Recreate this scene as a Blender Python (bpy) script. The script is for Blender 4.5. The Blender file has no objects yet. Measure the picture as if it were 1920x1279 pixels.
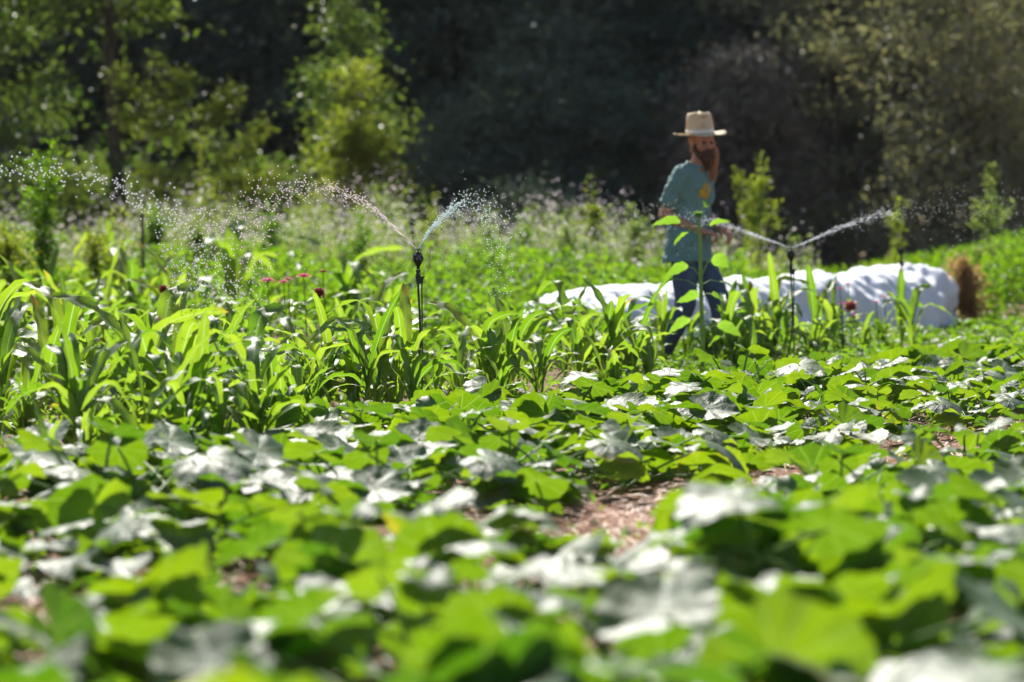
import bpy, math, random
import numpy as np
from mathutils import Vector, Matrix

random.seed(7)
rng = np.random.default_rng(11)
scene = bpy.context.scene
C = scene.collection
R = math.radians

# ------------------------------------------------------------------ camera
CAM_H = 0.9
LENS = 100.0
FPX = 1920 * LENS / 36.0
HORIZON = 455.0
cam_d = bpy.data.cameras.new("camera")
cam = bpy.data.objects.new("camera", cam_d)
C.objects.link(cam)
cam_d.lens = LENS
cam_d.sensor_width = 36.0
cam.location = (0, 0, CAM_H)
cam.rotation_euler = (R(90) - math.atan((639.5 - HORIZON) / FPX), 0, 0)
cam_d.clip_start = 0.1
cam_d.clip_end = 3000
cam_d.dof.use_dof = True
cam_d.dof.focus_distance = 13.4
cam_d.dof.aperture_fstop = 2.4
cam_d.dof.aperture_blades = 0
scene.camera = cam

# ------------------------------------------------------------------ sky, sun, exposure
SUN_EL = 47.0
SUN_AZ = -14.0        # degrees from the view direction (+Y), negative = to the left
w = bpy.data.worlds.new("World")
scene.world = w
w.use_nodes = True
nt = w.node_tree
bg = nt.nodes["Background"]
sky = nt.nodes.new("ShaderNodeTexSky")
sky.sky_type = 'NISHITA'
sky.sun_disc = False
sky.sun_elevation = R(SUN_EL)
sky.sun_rotation = R(SUN_AZ)
nt.links.new(sky.outputs[0], bg.inputs[0])
bg.inputs[1].default_value = 0.065
sd = bpy.data.lights.new("sun", 'SUN')
sd.energy = 5.0
sd.angle = R(0.53)
sd.color = (1.0, 0.955, 0.87)
sun = bpy.data.objects.new("sun", sd)
C.objects.link(sun)
_sd = Vector((math.sin(R(SUN_AZ)) * math.cos(R(SUN_EL)), math.cos(R(SUN_AZ)) * math.cos(R(SUN_EL)), math.sin(R(SUN_EL))))
sun.rotation_euler = (-_sd).to_track_quat('-Z', 'Y').to_euler()
sun.location = _sd * 60
vs = scene.view_settings
vs.view_transform = 'Standard'
vs.look = 'None'
vs.exposure = 1.0
vs.gamma = 1.0
scene.render.engine = 'CYCLES'
scene.cycles.max_bounces = 8
scene.cycles.diffuse_bounces = 3
scene.cycles.glossy_bounces = 2
scene.cycles.transmission_bounces = 4
scene.cycles.sample_clamp_indirect = 4.0
scene.cycles.sample_clamp_direct = 40.0


# ------------------------------------------------------------------ helpers
def gp(px, py, z=0.0):
    """ground point seen at photo pixel"""
    s = (py - HORIZON) / (CAM_H - z)
    d = FPX / s
    return (px - 960) / s, d


def tag(o, label=None, cat=None, group=None, kind=None):
    if label: o["label"] = label
    if cat: o["category"] = cat
    if group: o["group"] = group
    if kind: o["kind"] = kind
    return o


def empty(name, loc, rz=0.0, sc=1.0):
    o = bpy.data.objects.new(name, None)
    o.location = loc
    o.rotation_euler = (0, 0, rz)
    o.scale = (sc, sc, sc)
    o.empty_display_size = 0.1
    C.objects.link(o)
    return o


def copy_tree(o, parent=None):
    c = o.copy()
    C.objects.link(c)
    if parent is not None:
        c.parent = parent
    for ch in [x for x in bpy.data.objects if x.parent == o]:
        copy_tree(ch, c)
    return c


class MB:
    """collects verts / faces / a leaf coordinate and builds one mesh"""
    def __init__(s):
        s.V = []; s.L = []; s.F4 = []; s.F3 = []; s.n = 0

    def add(s, V, F, lc=None):
        V = np.asarray(V, dtype=np.float64).reshape(-1, 3)
        F = np.asarray(F, dtype=np.int64)
        if lc is None: lc = np.zeros((len(V), 3))
        s.V.append(V); s.L.append(np.asarray(lc, dtype=np.float64).reshape(-1, 3))
        (s.F4 if F.shape[1] == 4 else s.F3).append(F + s.n)
        s.n += len(V)

    def grid(s, P, lc=None, wrap=False):
        n, m = P.shape[:2]
        i = np.arange(n * m).reshape(n, m)
        if wrap:
            i = np.concatenate([i, i[:, :1]], 1)
        F = np.stack([i[:-1, :-1], i[:-1, 1:], i[1:, 1:], i[1:, :-1]], -1).reshape(-1, 4)
        s.add(P.reshape(-1, 3), F, None if lc is None else lc.reshape(-1, 3))

    def tube(s, pts, rad, sides=6, rnd=0.0, caps=True):
        pts = np.asarray(pts, float)
        rad = np.broadcast_to(np.asarray(rad, float), (len(pts),))
        T = np.gradient(pts, axis=0)
        T /= np.linalg.norm(T, axis=1, keepdims=True) + 1e-9
        ref = np.array([0.0, 0, 1]) if abs(T[len(T) // 2][2]) < 0.9 else np.array([1.0, 0, 0])
        A = np.cross(T, ref); A /= np.linalg.norm(A, axis=1, keepdims=True) + 1e-9
        B = np.cross(T, A)
        a = np.linspace(0, 2 * math.pi, sides, endpoint=False)
        P = pts[:, None, :] + rad[:, None, None] * (A[:, None, :] * np.cos(a)[None, :, None] + B[:, None, :] * np.sin(a)[None, :, None])
        lc = np.zeros(P.shape)
        lc[..., 0] = 0.5; lc[..., 1] = np.linspace(0, 1, len(pts))[:, None]; lc[..., 2] = rnd
        s.grid(P, lc, wrap=True)
        if caps:
            for k, e in ((0, 0), (len(pts) - 1, -1)):
                ring = P[e]
                V = np.concatenate([ring, pts[k][None]])
                j = np.arange(sides)
                s.add(V, np.stack([j, (j + 1) % sides, np.full(sides, sides)], 1), np.full((sides + 1, 3), [0.5, 0, rnd]))

    def lathe(s, prof, origin=(0, 0, 0), sides=20, M=None):
        a = np.linspace(0, 2 * math.pi, sides, endpoint=False)
        pr = np.asarray(prof, float)
        P = np.stack([pr[:, 0][:, None] * np.cos(a), pr[:, 0][:, None] * np.sin(a), np.repeat(pr[:, 1][:, None], sides, 1)], -1)
        if M is not None: P = P @ np.asarray(M).T
        P = P + np.asarray(origin)
        s.grid(P, wrap=True)

    def ellipsoid(s, c, r, M=None, n=12, m=18):
        ph = np.linspace(0.02, math.pi - 0.02, n)
        a = np.linspace(0, 2 * math.pi, m, endpoint=False)
        P = np.stack([np.sin(ph)[:, None] * np.cos(a) * r[0], np.sin(ph)[:, None] * np.sin(a) * r[1], np.cos(ph)[:, None] * np.ones(m) * r[2]], -1)
        if M is not None: P = P @ np.asarray(M).T
        P = P + np.asarray(c)
        s.grid(P[::-1], wrap=True)
        for e in (0, n - 1):
            ring = P[e]
            V = np.concatenate([ring, ring.mean(0)[None]])
            j = np.arange(m)
            f = np.stack([j, (j + 1) % m, np.full(m, m)], 1)
            s.add(V, f if e == 0 else f[:, ::-1])

    def leaves(s, Cn, L, W, D, N, rnd, fold=0.18):
        Cn = np.asarray(Cn); n = len(Cn)
        L = np.broadcast_to(L, (n,))[:, None]; W = np.broadcast_to(W, (n,))[:, None]
        D = D / (np.linalg.norm(D, axis=1, keepdims=True) + 1e-9)
        S = np.cross(N, D); S /= np.linalg.norm(S, axis=1, keepdims=True) + 1e-9
        N2 = np.cross(D, S)
        V = np.stack([Cn, Cn + D * L * .45 + S * W / 2 + N2 * W * fold, Cn + D * L - N2 * L * .12, Cn + D * L * .45 - S * W / 2 + N2 * W * fold], 1)
        lc = np.zeros((n, 4, 3))
        lc[:, 1, 0] = 1; lc[:, 3, 0] = -1; lc[:, 2, 1] = 1; lc[:, 1, 1] = .5; lc[:, 3, 1] = .5
        lc[:, :, 2] = np.broadcast_to(rnd, (n,))[:, None]
        s.add(V.reshape(-1, 3), np.arange(4 * n).reshape(n, 4), lc.reshape(-1, 3))

    def build(s, name, mat, parent=None, smooth=True, loc=None):
        V = np.concatenate(s.V); Lc = np.concatenate(s.L)
        f4 = np.concatenate(s.F4) if s.F4 else np.zeros((0, 4), int)
        f3 = np.concatenate(s.F3) if s.F3 else np.zeros((0, 3), int)
        me = bpy.data.meshes.new(name)
        me.vertices.add(len(V)); me.vertices.foreach_set("co", V.astype(np.float32).ravel())
        nl = len(f4) * 4 + len(f3) * 3
        me.loops.add(nl)
        me.loops.foreach_set("vertex_index", np.concatenate([f4.ravel(), f3.ravel()]).astype(np.int32))
        np_ = len(f4) + len(f3)
        me.polygons.add(np_)
        st = np.concatenate([np.arange(len(f4)) * 4, len(f4) * 4 + np.arange(len(f3)) * 3]).astype(np.int32)
        me.polygons.foreach_set("loop_start", st)
        me.update(calc_edges=True)
        me.polygons.foreach_set("use_smooth", np.full(np_, smooth))
        at = me.attributes.new("lc", 'FLOAT_VECTOR', 'POINT')
        at.data.foreach_set("vector", Lc.astype(np.float32).ravel())
        me.validate()
        if mat: me.materials.append(mat)
        o = bpy.data.objects.new(name, me)
        C.objects.link(o)
        if parent is not None: o.parent = parent
        if loc is not None: o.location = loc
        return o


# ------------------------------------------------------------------ materials
def newmat(name):
    m = bpy.data.materials.new(name)
    m.use_nodes = True
    t = m.node_tree
    for n in list(t.nodes): t.nodes.remove(n)
    out = t.nodes.new("ShaderNodeOutputMaterial")
    return m, t, out


def nd(t, typ, **kw):
    n = t.nodes.new(typ)
    for k, v in kw.items(): setattr(n, k, v)
    return n


def mth(t, op, a, b=None, clamp=False):
    n = t.nodes.new("ShaderNodeMath"); n.operation = op; n.use_clamp = clamp
    for i, x in enumerate((a, b)):
        if x is None: continue
        if isinstance(x, (int, float)): n.inputs[i].default_value = x
        else: t.links.new(x, n.inputs[i])
    return n.outputs[0]


def mixc(t, fac, a, b):
    n = t.nodes.new("ShaderNodeMix"); n.data_type = 'RGBA'
    for i, x in ((0, fac), (6, a), (7, b)):
        if isinstance(x, (int, float)): n.inputs[i].default_value = x
        elif isinstance(x, tuple): n.inputs[i].default_value = (*x[:3], 1)
        else: t.links.new(x, n.inputs[i])
    return n.outputs[2]


def ramp(t, fac, lo, hi):
    n = t.nodes.new("ShaderNodeMapRange")
    t.links.new(fac, n.inputs[0])
    n.inputs[1].default_value = lo; n.inputs[2].default_value = hi
    return n.outputs[0]


def noise(t, scale, detail=3.0, rough=.6, vec=None, obj=True):
    n = t.nodes.new("ShaderNodeTexNoise")
    n.inputs["Scale"].default_value = scale; n.inputs["Detail"].default_value = detail; n.inputs["Roughness"].default_value = rough
    if vec is None and obj:
        tc = t.nodes.new("ShaderNodeTexCoord"); vec = tc.outputs["Object"]
    if vec is not None: t.links.new(vec, n.inputs["Vector"])
    return n.outputs[0]


def mat_leaf(name, top, trans, top2=None, trans2=None, rough=.48, spec=.5, tf=.5, veins=None, bump=.3, dry=None, mottle=0.0):
    """thin leaf: shiny waxy face plus light passing through"""
    m, t, out = newmat(name)
    at = nd(t, "ShaderNodeAttribute", attribute_name="lc")
    sep = nd(t, "ShaderNodeSeparateXYZ"); t.links.new(at.outputs["Vector"], sep.inputs[0])
    u, v, rn = sep.outputs
    oi = nd(t, "ShaderNodeObjectInfo")
    var = mth(t, 'FRACT', mth(t, 'ADD', rn, oi.outputs["Random"]))
    tc_ = mixc(t, var, top, top2 or top)
    tr_ = mixc(t, var, trans, trans2 or trans)
    h = None
    if veins == 'palm':
        th = mth(t, 'MULTIPLY', u, math.pi)
        pp = mth(t, 'PINGPONG', th, .325)
        dist = mth(t, 'MULTIPLY', pp, v)
        prim = mth(t, 'SUBTRACT', 1.0, ramp(t, dist, .006, .022))
        q = mth(t, 'PINGPONG', mth(t, 'SUBTRACT', v, mth(t, 'MULTIPLY', dist, 1.1)), .07)
        sec = mth(t, 'MULTIPLY', mth(t, 'SUBTRACT', 1.0, ramp(t, q, .003, .013)), .55)
        vm = mth(t, 'MAXIMUM', prim, sec)
        ns = noise(t, 16, 3)
        sil = mth(t, 'MULTIPLY', ramp(t, ns, .5, .72), mottle)
        tc_ = mixc(t, sil, tc_, (.30, .36, .30))
        tc_ = mixc(t, mth(t, 'MULTIPLY', vm, .5), tc_, (.22, .32, .12))
        tr_ = mixc(t, mth(t, 'MULTIPLY', vm, .6), tr_, (.42, .62, .10))
        h = mth(t, 'ADD', mth(t, 'MULTIPLY', vm, -.28), mth(t, 'MULTIPLY', noise(t, 45, 2), .7))
        h = mth(t, 'ADD', h, mth(t, 'MULTIPLY', noise(t, 14, 2), 1.2))
    elif veins == 'corn':
        au = mth(t, 'ABSOLUTE', u)
        mid = mth(t, 'SUBTRACT', 1.0, ramp(t, au, .04, .14))
        par = mth(t, 'SINE', mth(t, 'MULTIPLY', u, 48.0))
        tr_ = mixc(t, mth(t, 'MULTIPLY', mid, .7), tr_, (.55, .72, .25))
        tc_ = mixc(t, mth(t, 'MULTIPLY', mid, .5), tc_, (.3, .38, .16))
        tr_ = mixc(t, mth(t, 'MULTIPLY', ramp(t, par, -.2, 1), .22), tr_, (.16, .3, .02))
        h = mth(t, 'ADD', mth(t, 'MULTIPLY', par, .16), mth(t, 'MULTIPLY', noise(t, 30, 2), .5))
    else:
        h = noise(t, 25, 2)
    if dry is not None:
        dn = ramp(t, mth(t, 'ADD', mth(t, 'MULTIPLY', noise(t, 6, 2), .5), mth(t, 'MULTIPLY', v, .5)), .70, .80)
        dm = mth(t, 'MULTIPLY', dn, mth(t, 'GREATER_THAN', var, .84 if veins == 'corn' else .97))
        tr_ = mixc(t, dm, tr_, dry); tc_ = mixc(t, dm, tc_, tuple(x * .6 for x in dry))
    # mild blotches in the blade
    bl = noise(t, 7, 3)
    tr_ = mixc(t, mth(t, 'MULTIPLY', ramp(t, bl, .35, .75), .35), tr_, tuple(x * .6 for x in trans))
    bp = nd(t, "ShaderNodeBump"); bp.inputs["Strength"].default_value = bump; bp.inputs["Distance"].default_value = .01
    t.links.new(h, bp.inputs["Height"])
    pr = nd(t, "ShaderNodeBsdfPrincipled")
    pr.inputs["Roughness"].default_value = rough
    pr.inputs["Specular IOR Level"].default_value = spec
    t.links.new(tc_, pr.inputs["Base Color"]); t.links.new(bp.outputs[0], pr.inputs["Normal"])
    tl = nd(t, "ShaderNodeBsdfTranslucent")
    t.links.new(tr_, tl.inputs[0]); t.links.new(bp.outputs[0], tl.inputs["Normal"])
    mx = nd(t, "ShaderNodeMixShader"); mx.inputs[0].default_value = tf
    t.links.new(pr.outputs[0], mx.inputs[1]); t.links.new(tl.outputs[0], mx.inputs[2])
    t.links.new(mx.outputs[0], out.inputs[0])
    return m


def mat_solid(name, col, col2=None, rough=.6, scale=30, spec=.5, bump=0.0, bscale=80, metal=0.0, trans=0.0, sheen=0.0, lo=.35, hi=.65, sss=0):
    m, t, out = newmat(name)
    pr = nd(t, "ShaderNodeBsdfPrincipled")
    c = mixc(t, ramp(t, noise(t, scale, 4), lo, hi), col, col2 or col)
    t.links.new(c, pr.inputs["Base Color"])
    pr.inputs["Roughness"].default_value = rough
    pr.inputs["Specular IOR Level"].default_value = spec
    pr.inputs["Metallic"].default_value = metal
    if sheen: pr.inputs["Sheen Weight"].default_value = sheen
    if sss:
        pr.inputs["Subsurface Weight"].default_value = sss
        pr.inputs["Subsurface Radius"].default_value = (.02, .008, .004)
    if bump:
        bp = nd(t, "ShaderNodeBump"); bp.inputs["Strength"].default_value = bump; bp.inputs["Distance"].default_value = .01
        t.links.new(noise(t, bscale, 3), bp.inputs["Height"]); t.links.new(bp.outputs[0], pr.inputs["Normal"])
    if trans:
        tl = nd(t, "ShaderNodeBsdfTranslucent"); t.links.new(c, tl.inputs[0])
        mx = nd(t, "ShaderNodeMixShader"); mx.inputs[0].default_value = trans
        t.links.new(pr.outputs[0], mx.inputs[1]); t.links.new(tl.outputs[0], mx.inputs[2]); t.links.new(mx.outputs[0], out.inputs[0])
    else:
        t.links.new(pr.outputs[0], out.inputs[0])
    return m


M_squash = mat_leaf("squash leaf", (.045, .085, .03), (.075, .21, .0005), (.06, .10, .04), (.29, .44, .001), rough=.5, spec=1.0, tf=.47, veins='palm', bump=.38, mottle=.6, dry=(.6, .5, .03))
M_petiole = mat_solid("squash petiole", (.14, .26, .05), (.22, .34, .08), rough=.5, trans=.35)
M_corn = mat_leaf("corn leaf", (.06, .14, .03), (.16, .36, .004), (.08, .17, .03), (.44, .62, .03), rough=.42, spec=1.0, tf=.52, veins='corn', bump=.3, dry=(.75, .42, .04))
M_stalk = mat_solid("corn stalk", (.2, .34, .08), (.3, .42, .12), rough=.5, trans=.3)
M_herb = mat_leaf("herb leaf", (.05, .11, .02), (.14, .34, .006), (.08, .14, .02), (.28, .46, .015), rough=.5, spec=.5, tf=.5)
M_herb_dk = mat_leaf("shade herb leaf", (.04, .09, .02), (.10, .24, .01), (.07, .12, .03), (.2, .34, .03), rough=.5, spec=.5, tf=.45)
M_weed = mat_leaf("tall weed leaf", (.08, .14, .03), (.26, .42, .02), (.12, .16, .03), (.5, .52, .04), rough=.5, spec=.5, tf=.5)
M_sunf = mat_leaf("sunflower leaf", (.08, .15, .05), (.20, .42, .02), (.09, .16, .05), (.26, .50, .03), rough=.5, spec=.5, tf=.5, veins='palm', bump=.3)
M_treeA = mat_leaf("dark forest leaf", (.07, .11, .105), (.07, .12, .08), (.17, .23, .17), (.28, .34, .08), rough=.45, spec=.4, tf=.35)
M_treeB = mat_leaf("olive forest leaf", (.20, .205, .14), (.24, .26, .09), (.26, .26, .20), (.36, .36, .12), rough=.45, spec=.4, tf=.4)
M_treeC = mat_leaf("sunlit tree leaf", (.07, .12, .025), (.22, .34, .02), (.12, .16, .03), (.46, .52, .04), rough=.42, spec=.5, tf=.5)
M_treeG = mat_leaf("mid green tree leaf", (.05, .10, .035), (.13, .25, .02), (.08, .13, .05), (.26, .34, .035), rough=.42, spec=.5, tf=.45)
M_treeN = mat_leaf("grey brown forest leaf", (.17, .16, .14), (.16, .15, .12), (.24, .22, .19), (.22, .21, .15), rough=.5, spec=.4, tf=.3)
M_bark = mat_solid("bark", (.05, .04, .03), (.10, .085, .065), rough=.9, scale=8, bump=.6, bscale=20)
M_wild = mat_leaf("wildflower stem", (.12, .18, .06), (.26, .40, .05), (.18, .22, .09), (.42, .52, .12), rough=.6, spec=.3, tf=.5)
M_lilac = mat_solid("pale lilac blossom", (.60, .52, .58), (.74, .68, .70), rough=.7, trans=.55, scale=6)
M_dry = mat_leaf("dry brown leaf", (.30, .18, .09), (.42, .25, .09), (.36, .24, .13), (.55, .36, .15), rough=.7, spec=.3, tf=.45)
M_pink = mat_solid("pink petal", (.75, .08, .28), (.85, .18, .4), rough=.6, trans=.45)
M_maroon = mat_solid("dark red petal", (.20, .02, .025), (.32, .05, .05), rough=.6, trans=.4)
M_dustred = mat_solid("dusty red petal", (.42, .09, .07), (.5, .14, .1), rough=.6, trans=.4)
M_orange = mat_solid("orange petal", (.9, .16, .01), (.9, .3, .02), rough=.6, trans=.5)
M_white_fl = mat_solid("white petal", (.7, .7, .68), (.8, .8, .76), rough=.6, trans=.4)
M_black = mat_solid("black plastic", (.012, .012, .013), (.02, .02, .022), rough=.35)
M_rod = mat_solid("dark steel rod", (.05, .055, .06), (.09, .09, .1), rough=.35, metal=.6)
M_hose = mat_solid("black rubber tube", (.015, .015, .016), (.025, .025, .027), rough=.45)
M_water = mat_solid("water drop", (.95, .95, .97), (.9, .93, .97), rough=.1, trans=.65, spec=1.0)
M_waterRosyLight = mat_solid("water drop with rosy dispersion tint", (.98, .87, .92), (.98, .92, .95), rough=.1, trans=.65, spec=1.0)  # pink of sunlight dispersed by the spray, painted into the drop colour
M_waterCoolLight = mat_solid("water drop with cool dispersion tint", (.86, .98, .98), (.92, .98, .98), rough=.1, trans=.65, spec=1.0)  # cyan side of the dispersed sunlight, likewise put into the colour
M_cover = mat_solid("white fleece fabric", (.80, .81, .84), (.72, .74, .79), rough=.75, trans=.06, scale=5, bump=.3, bscale=12)
M_skin = mat_solid("skin", (.50, .24, .16), (.42, .19, .12), rough=.5, scale=12, sss=.15)
M_hairbeard = mat_solid("brown beard hair", (.055, .025, .014), (.11, .05, .025), rough=.6, scale=60, bump=.8, bscale=90)
M_hair = mat_solid("auburn hair", (.30, .12, .05), (.44, .20, .09), rough=.5, scale=60, bump=.8, bscale=90)
M_shirt = mat_solid("teal cotton", (.125, .245, .235), (.155, .285, .27), rough=.85, scale=4, bump=.25, bscale=14, sheen=.1)
M_print = mat_solid("orange print", (.62, .32, .02), (.7, .38, .03), rough=.8)
M_jeans = mat_solid("navy denim", (.055, .078, .14), (.09, .12, .19), rough=.85, scale=20, bump=.4, bscale=18)
M_boot = mat_solid("brown leather", (.06, .035, .02), (.1, .06, .03), rough=.6)
M_eye = mat_solid("eye", (.03, .02, .015), rough=.15)


def straw_mat():
    m, t, out = newmat("straw hat weave")
    pr = nd(t, "ShaderNodeBsdfPrincipled")
    tc = nd(t, "ShaderNodeTexCoord")
    wv = nd(t, "ShaderNodeTexWave"); wv.bands_direction = 'Z'; wv.inputs["Scale"].default_value = 45; wv.inputs["Distortion"].default_value = 1.2
    t.links.new(tc.outputs["Object"], wv.inputs[0])
    n1 = ramp(t, noise(t, 9, 3), .52, .66)
    c = mixc(t, n1, (.90, .82, .66), (.62, .36, .14))
    c = mixc(t, mth(t, 'MULTIPLY', wv.outputs[1], .22), c, (.5, .38, .22))
    t.links.new(c, pr.inputs["Base Color"]); pr.inputs["Roughness"].default_value = .8
    bp = nd(t, "ShaderNodeBump"); bp.inputs["Strength"].default_value = .5; bp.inputs["Distance"].default_value = .004
    t.links.new(wv.outputs[1], bp.inputs["Height"]); t.links.new(bp.outputs[0], pr.inputs["Normal"])
    tl = nd(t, "ShaderNodeBsdfTranslucent"); t.links.new(c, tl.inputs[0])
    mx = nd(t, "ShaderNodeMixShader"); mx.inputs[0].default_value = .5
    t.links.new(pr.outputs[0], mx.inputs[1]); t.links.new(tl.outputs[0], mx.inputs[2]); t.links.new(mx.outputs[0], out.inputs[0])
    return m


M_hat = straw_mat()
M_band = mat_solid("pale hat band", (.78, .73, .63), (.82, .78, .70), rough=.8)
M_straw = mat_leaf("straw", (.42, .21, .12), (.35, .18, .08), (.62, .40, .26), (.5, .3, .15), rough=.5, spec=.6, tf=.25)


def ground_mat():
    m, t, out = newmat("soil with straw")
    pr = nd(t, "ShaderNodeBsdfPrincipled")
    a = noise(t, 1.3, 5); b = noise(t, 22, 5, .7)
    c = mixc(t, ramp(t, b, .35, .65), (.12, .048, .03), (.30, .135, .085))
    c = mixc(t, mth(t, 'MULTIPLY', ramp(t, a, .45, .6), .6), c, (.16, .10, .06))
    t.links.new(c, pr.inputs["Base Color"]); pr.inputs["Roughness"].default_value = .9
    bp = nd(t, "ShaderNodeBump"); bp.inputs["Strength"].default_value = .8; bp.inputs["Distance"].default_value = .03
    t.links.new(noise(t, 40, 5, .7), bp.inputs["Height"]); t.links.new(bp.outputs[0], pr.inputs["Normal"])
    t.links.new(pr.outputs[0], out.inputs[0])
    return m


M_ground = ground_mat()
M_hill = mat_solid("wooded hillside", (.012, .022, .012), (.02, .035, .018), rough=1.0, scale=.4, bump=1, bscale=2, spec=.1)


# ------------------------------------------------------------------ row frame of the field
U = np.array([.47, .883]); U /= np.linalg.norm(U)
Vv = np.array([U[1], -U[0]])


def trow(x, y): return x * Vv[0] + y * Vv[1]


def in_view(x, y, m=.5, lo=2.2, hi=24):
    return lo < y < hi and abs(x) < .18 * y + m


# ------------------------------------------------------------------ ground
def build_ground():
    mb = MB()
    xs = np.concatenate([[-400, -120, -40], np.linspace(-12, 12, 121), [40, 120, 400]])
    ys = np.concatenate([[-60, -20], np.linspace(-2, 34, 181), [45, 60, 90, 160, 420]])
    X, Y = np.meshgrid(xs, ys)
    T = X * Vv[0] + Y * Vv[1]
    Z = .03 * np.cos((T + 3.85) * 2 * math.pi / .75 + math.pi) + .012 * np.sin(X * 5.1 + Y * 3.3) * np.sin(Y * 4.7 - X * 2.2)
    Z *= (np.abs(X) < 12.5) & (Y > -3) & (Y < 34)
    mb.grid(np.stack([X, Y, Z], -1))
    o = mb.build("ground", M_ground)
    tag(o, kind="structure")
    # far hillside behind the wood
    mb = MB()
    xs = np.linspace(-220, 220, 60); ys = np.linspace(76, 240, 24)
    X, Y = np.meshgrid(xs, ys)
    Z = (Y - 78) * .30 + 3 * np.sin(X * .05) + 1.5 * np.sin(X * .13 + Y * .07)
    mb.grid(np.stack([X, Y, Z], -1))
    tag(mb.build("hillside", M_hill), kind="structure")


build_ground()


# ------------------------------------------------------------------ squash plants
def squash_leaf(rg, size):
    nr, na = 9, 62
    th = np.linspace(-math.pi + .03, math.pi - .03, na)
    out = .82 + .12 * np.cos(th) + .035 * np.cos(5 * th) + .026 * np.sin(15 * th + rg.uniform(0, 6)) + .014 * np.sin(26 * th + rg.uniform(0, 6)) + .02 * np.sin(3 * th + rg.uniform(0, 6))
    notch = 1 - .93 * np.exp(-((math.pi - np.abs(th)) / .30) ** 2)
    out = out * notch
    r = np.linspace(0.03, 1, nr) ** .85
    Rr = r[:, None] * out[None, :]
    X = Rr * np.cos(th); Y = Rr * np.sin(th)
    cup = rg.uniform(-.34, .16)
    ph = rg.uniform(0, 6.28, 4)
    # blade rises between the ribs and sags along them; margin is wavy
    rib = np.abs(((th / .65 + .5) % 1) - .5) * 2
    Z = cup * Rr ** 2 + .014 * (rib[None, :] - .4) * Rr + Rr ** 2 * (.12 * np.sin(2 * th + ph[0]) + .075 * np.sin(3 * th + ph[3]) + .04 * np.sin(6 * th + ph[1]) + .03 * np.sin(11 * th + ph[2]))
    Z += .024 * np.sin(X * 11 + ph[3]) * np.sin(Y * 12 + ph[2]) * Rr
    f = rg.uniform(-.1, .5)
    Z += f * np.abs(Y) ** 1.3 * .5
    Z -= .18 * np.maximum(X, 0) ** 2 * rg.uniform(0, 1.6)
    P = np.stack([X, Y, Z], -1) * size * .56
    lc = np.stack([np.broadcast_to(th / math.pi, X.shape), np.broadcast_to(r[:, None], X.shape), np.full(X.shape, rg.random())], -1)
    return P, lc


def rot(az, pitch, roll):
    return np.array(Matrix.Rotation(az, 3, 'Z') @ Matrix.Rotation(pitch, 3, 'Y') @ Matrix.Rotation(roll, 3, 'X'))


def make_squash(seed, nleaf, spread, hmin, hmax, size):
    rg = np.random.default_rng(seed)
    fol = MB(); st = MB()
    # creeping vine
    va = rg.uniform(0, 6.28)
    vine = [np.array([math.cos(va) * s, math.sin(va) * s, .035 + .015 * math.sin(s * 14)]) for s in np.linspace(-spread * .8, spread * .8, 8)]
    st.tube(vine, .008, 6)
    for k in range(nleaf):
        az = k * 2.4 + rg.uniform(-.5, .5)
        rad = spread * math.sqrt(rg.uniform(.02, 1))
        sidx = rg.uniform(-.6, .6) * spread
        root = np.array([math.cos(va) * sidx, math.sin(va) * sidx, .03])
        h = rg.uniform(hmin, hmax) * (1 - .25 * rad / spread)
        top = np.array([math.cos(az) * rad, math.sin(az) * rad, h])
        ctrl = root * .55 + top * .45 + np.array([0, 0, h * .25])
        tt = np.linspace(0, 1, 7)[:, None]
        pts = (1 - tt) ** 2 * root + 2 * tt * (1 - tt) * ctrl + tt ** 2 * top
        st.tube(pts, np.linspace(.0062, .0042, 7), 6, rnd=rg.random())
        P, lc = squash_leaf(rg, size * rg.uniform(.6, 1.15))
        M = rot(az + rg.uniform(-.7, .7), rg.uniform(-.30, .55), rg.uniform(-.35, .35))
        M = np.array(Matrix.Rotation(-rg.normal(.27, .27), 3, 'X')) @ M     # blades lean towards the sun
        P = P @ M.T + top
        fol.grid(P, lc)
    # young upright growing tip leaves
    for k in range(3):
        az = rg.uniform(0, 6.28)
        P, lc = squash_leaf(rg, size * .35)
        top = np.array([rg.uniform(-.08, .08), rg.uniform(-.08, .08), rg.uniform(.12, hmax * .9)])
        fol.grid(P @ rot(az, rg.uniform(-1.2, .2), rg.uniform(-.4, .4)).T + top, lc)
        st.tube([np.array([0, 0, .02]), top * [.6, .6, .55], top], [.005, .004, .003], 5)
    root = empty("squash_plant", (0, 0, 0))
    fol.build("foliage", M_squash, root)
    st.build("stems", M_petiole, root)
    return root


squash_protos = [make_squash(100 + i, 15 + i % 5, .37 + .03 * (i % 3), .10, (.24, .34, .29)[i % 3], (.255, .22, .28)[i % 3]) for i in range(10)]
_used = [False] * len(squash_protos)


def place(protos, used, i, loc, rz, sc):
    if not used[i]:
        used[i] = True; o = protos[i]
    else:
        o = copy_tree(protos[i])
    o.location = loc; o.rotation_euler = (0, 0, rz); o.scale = (sc, sc, sc)
    return o


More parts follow.
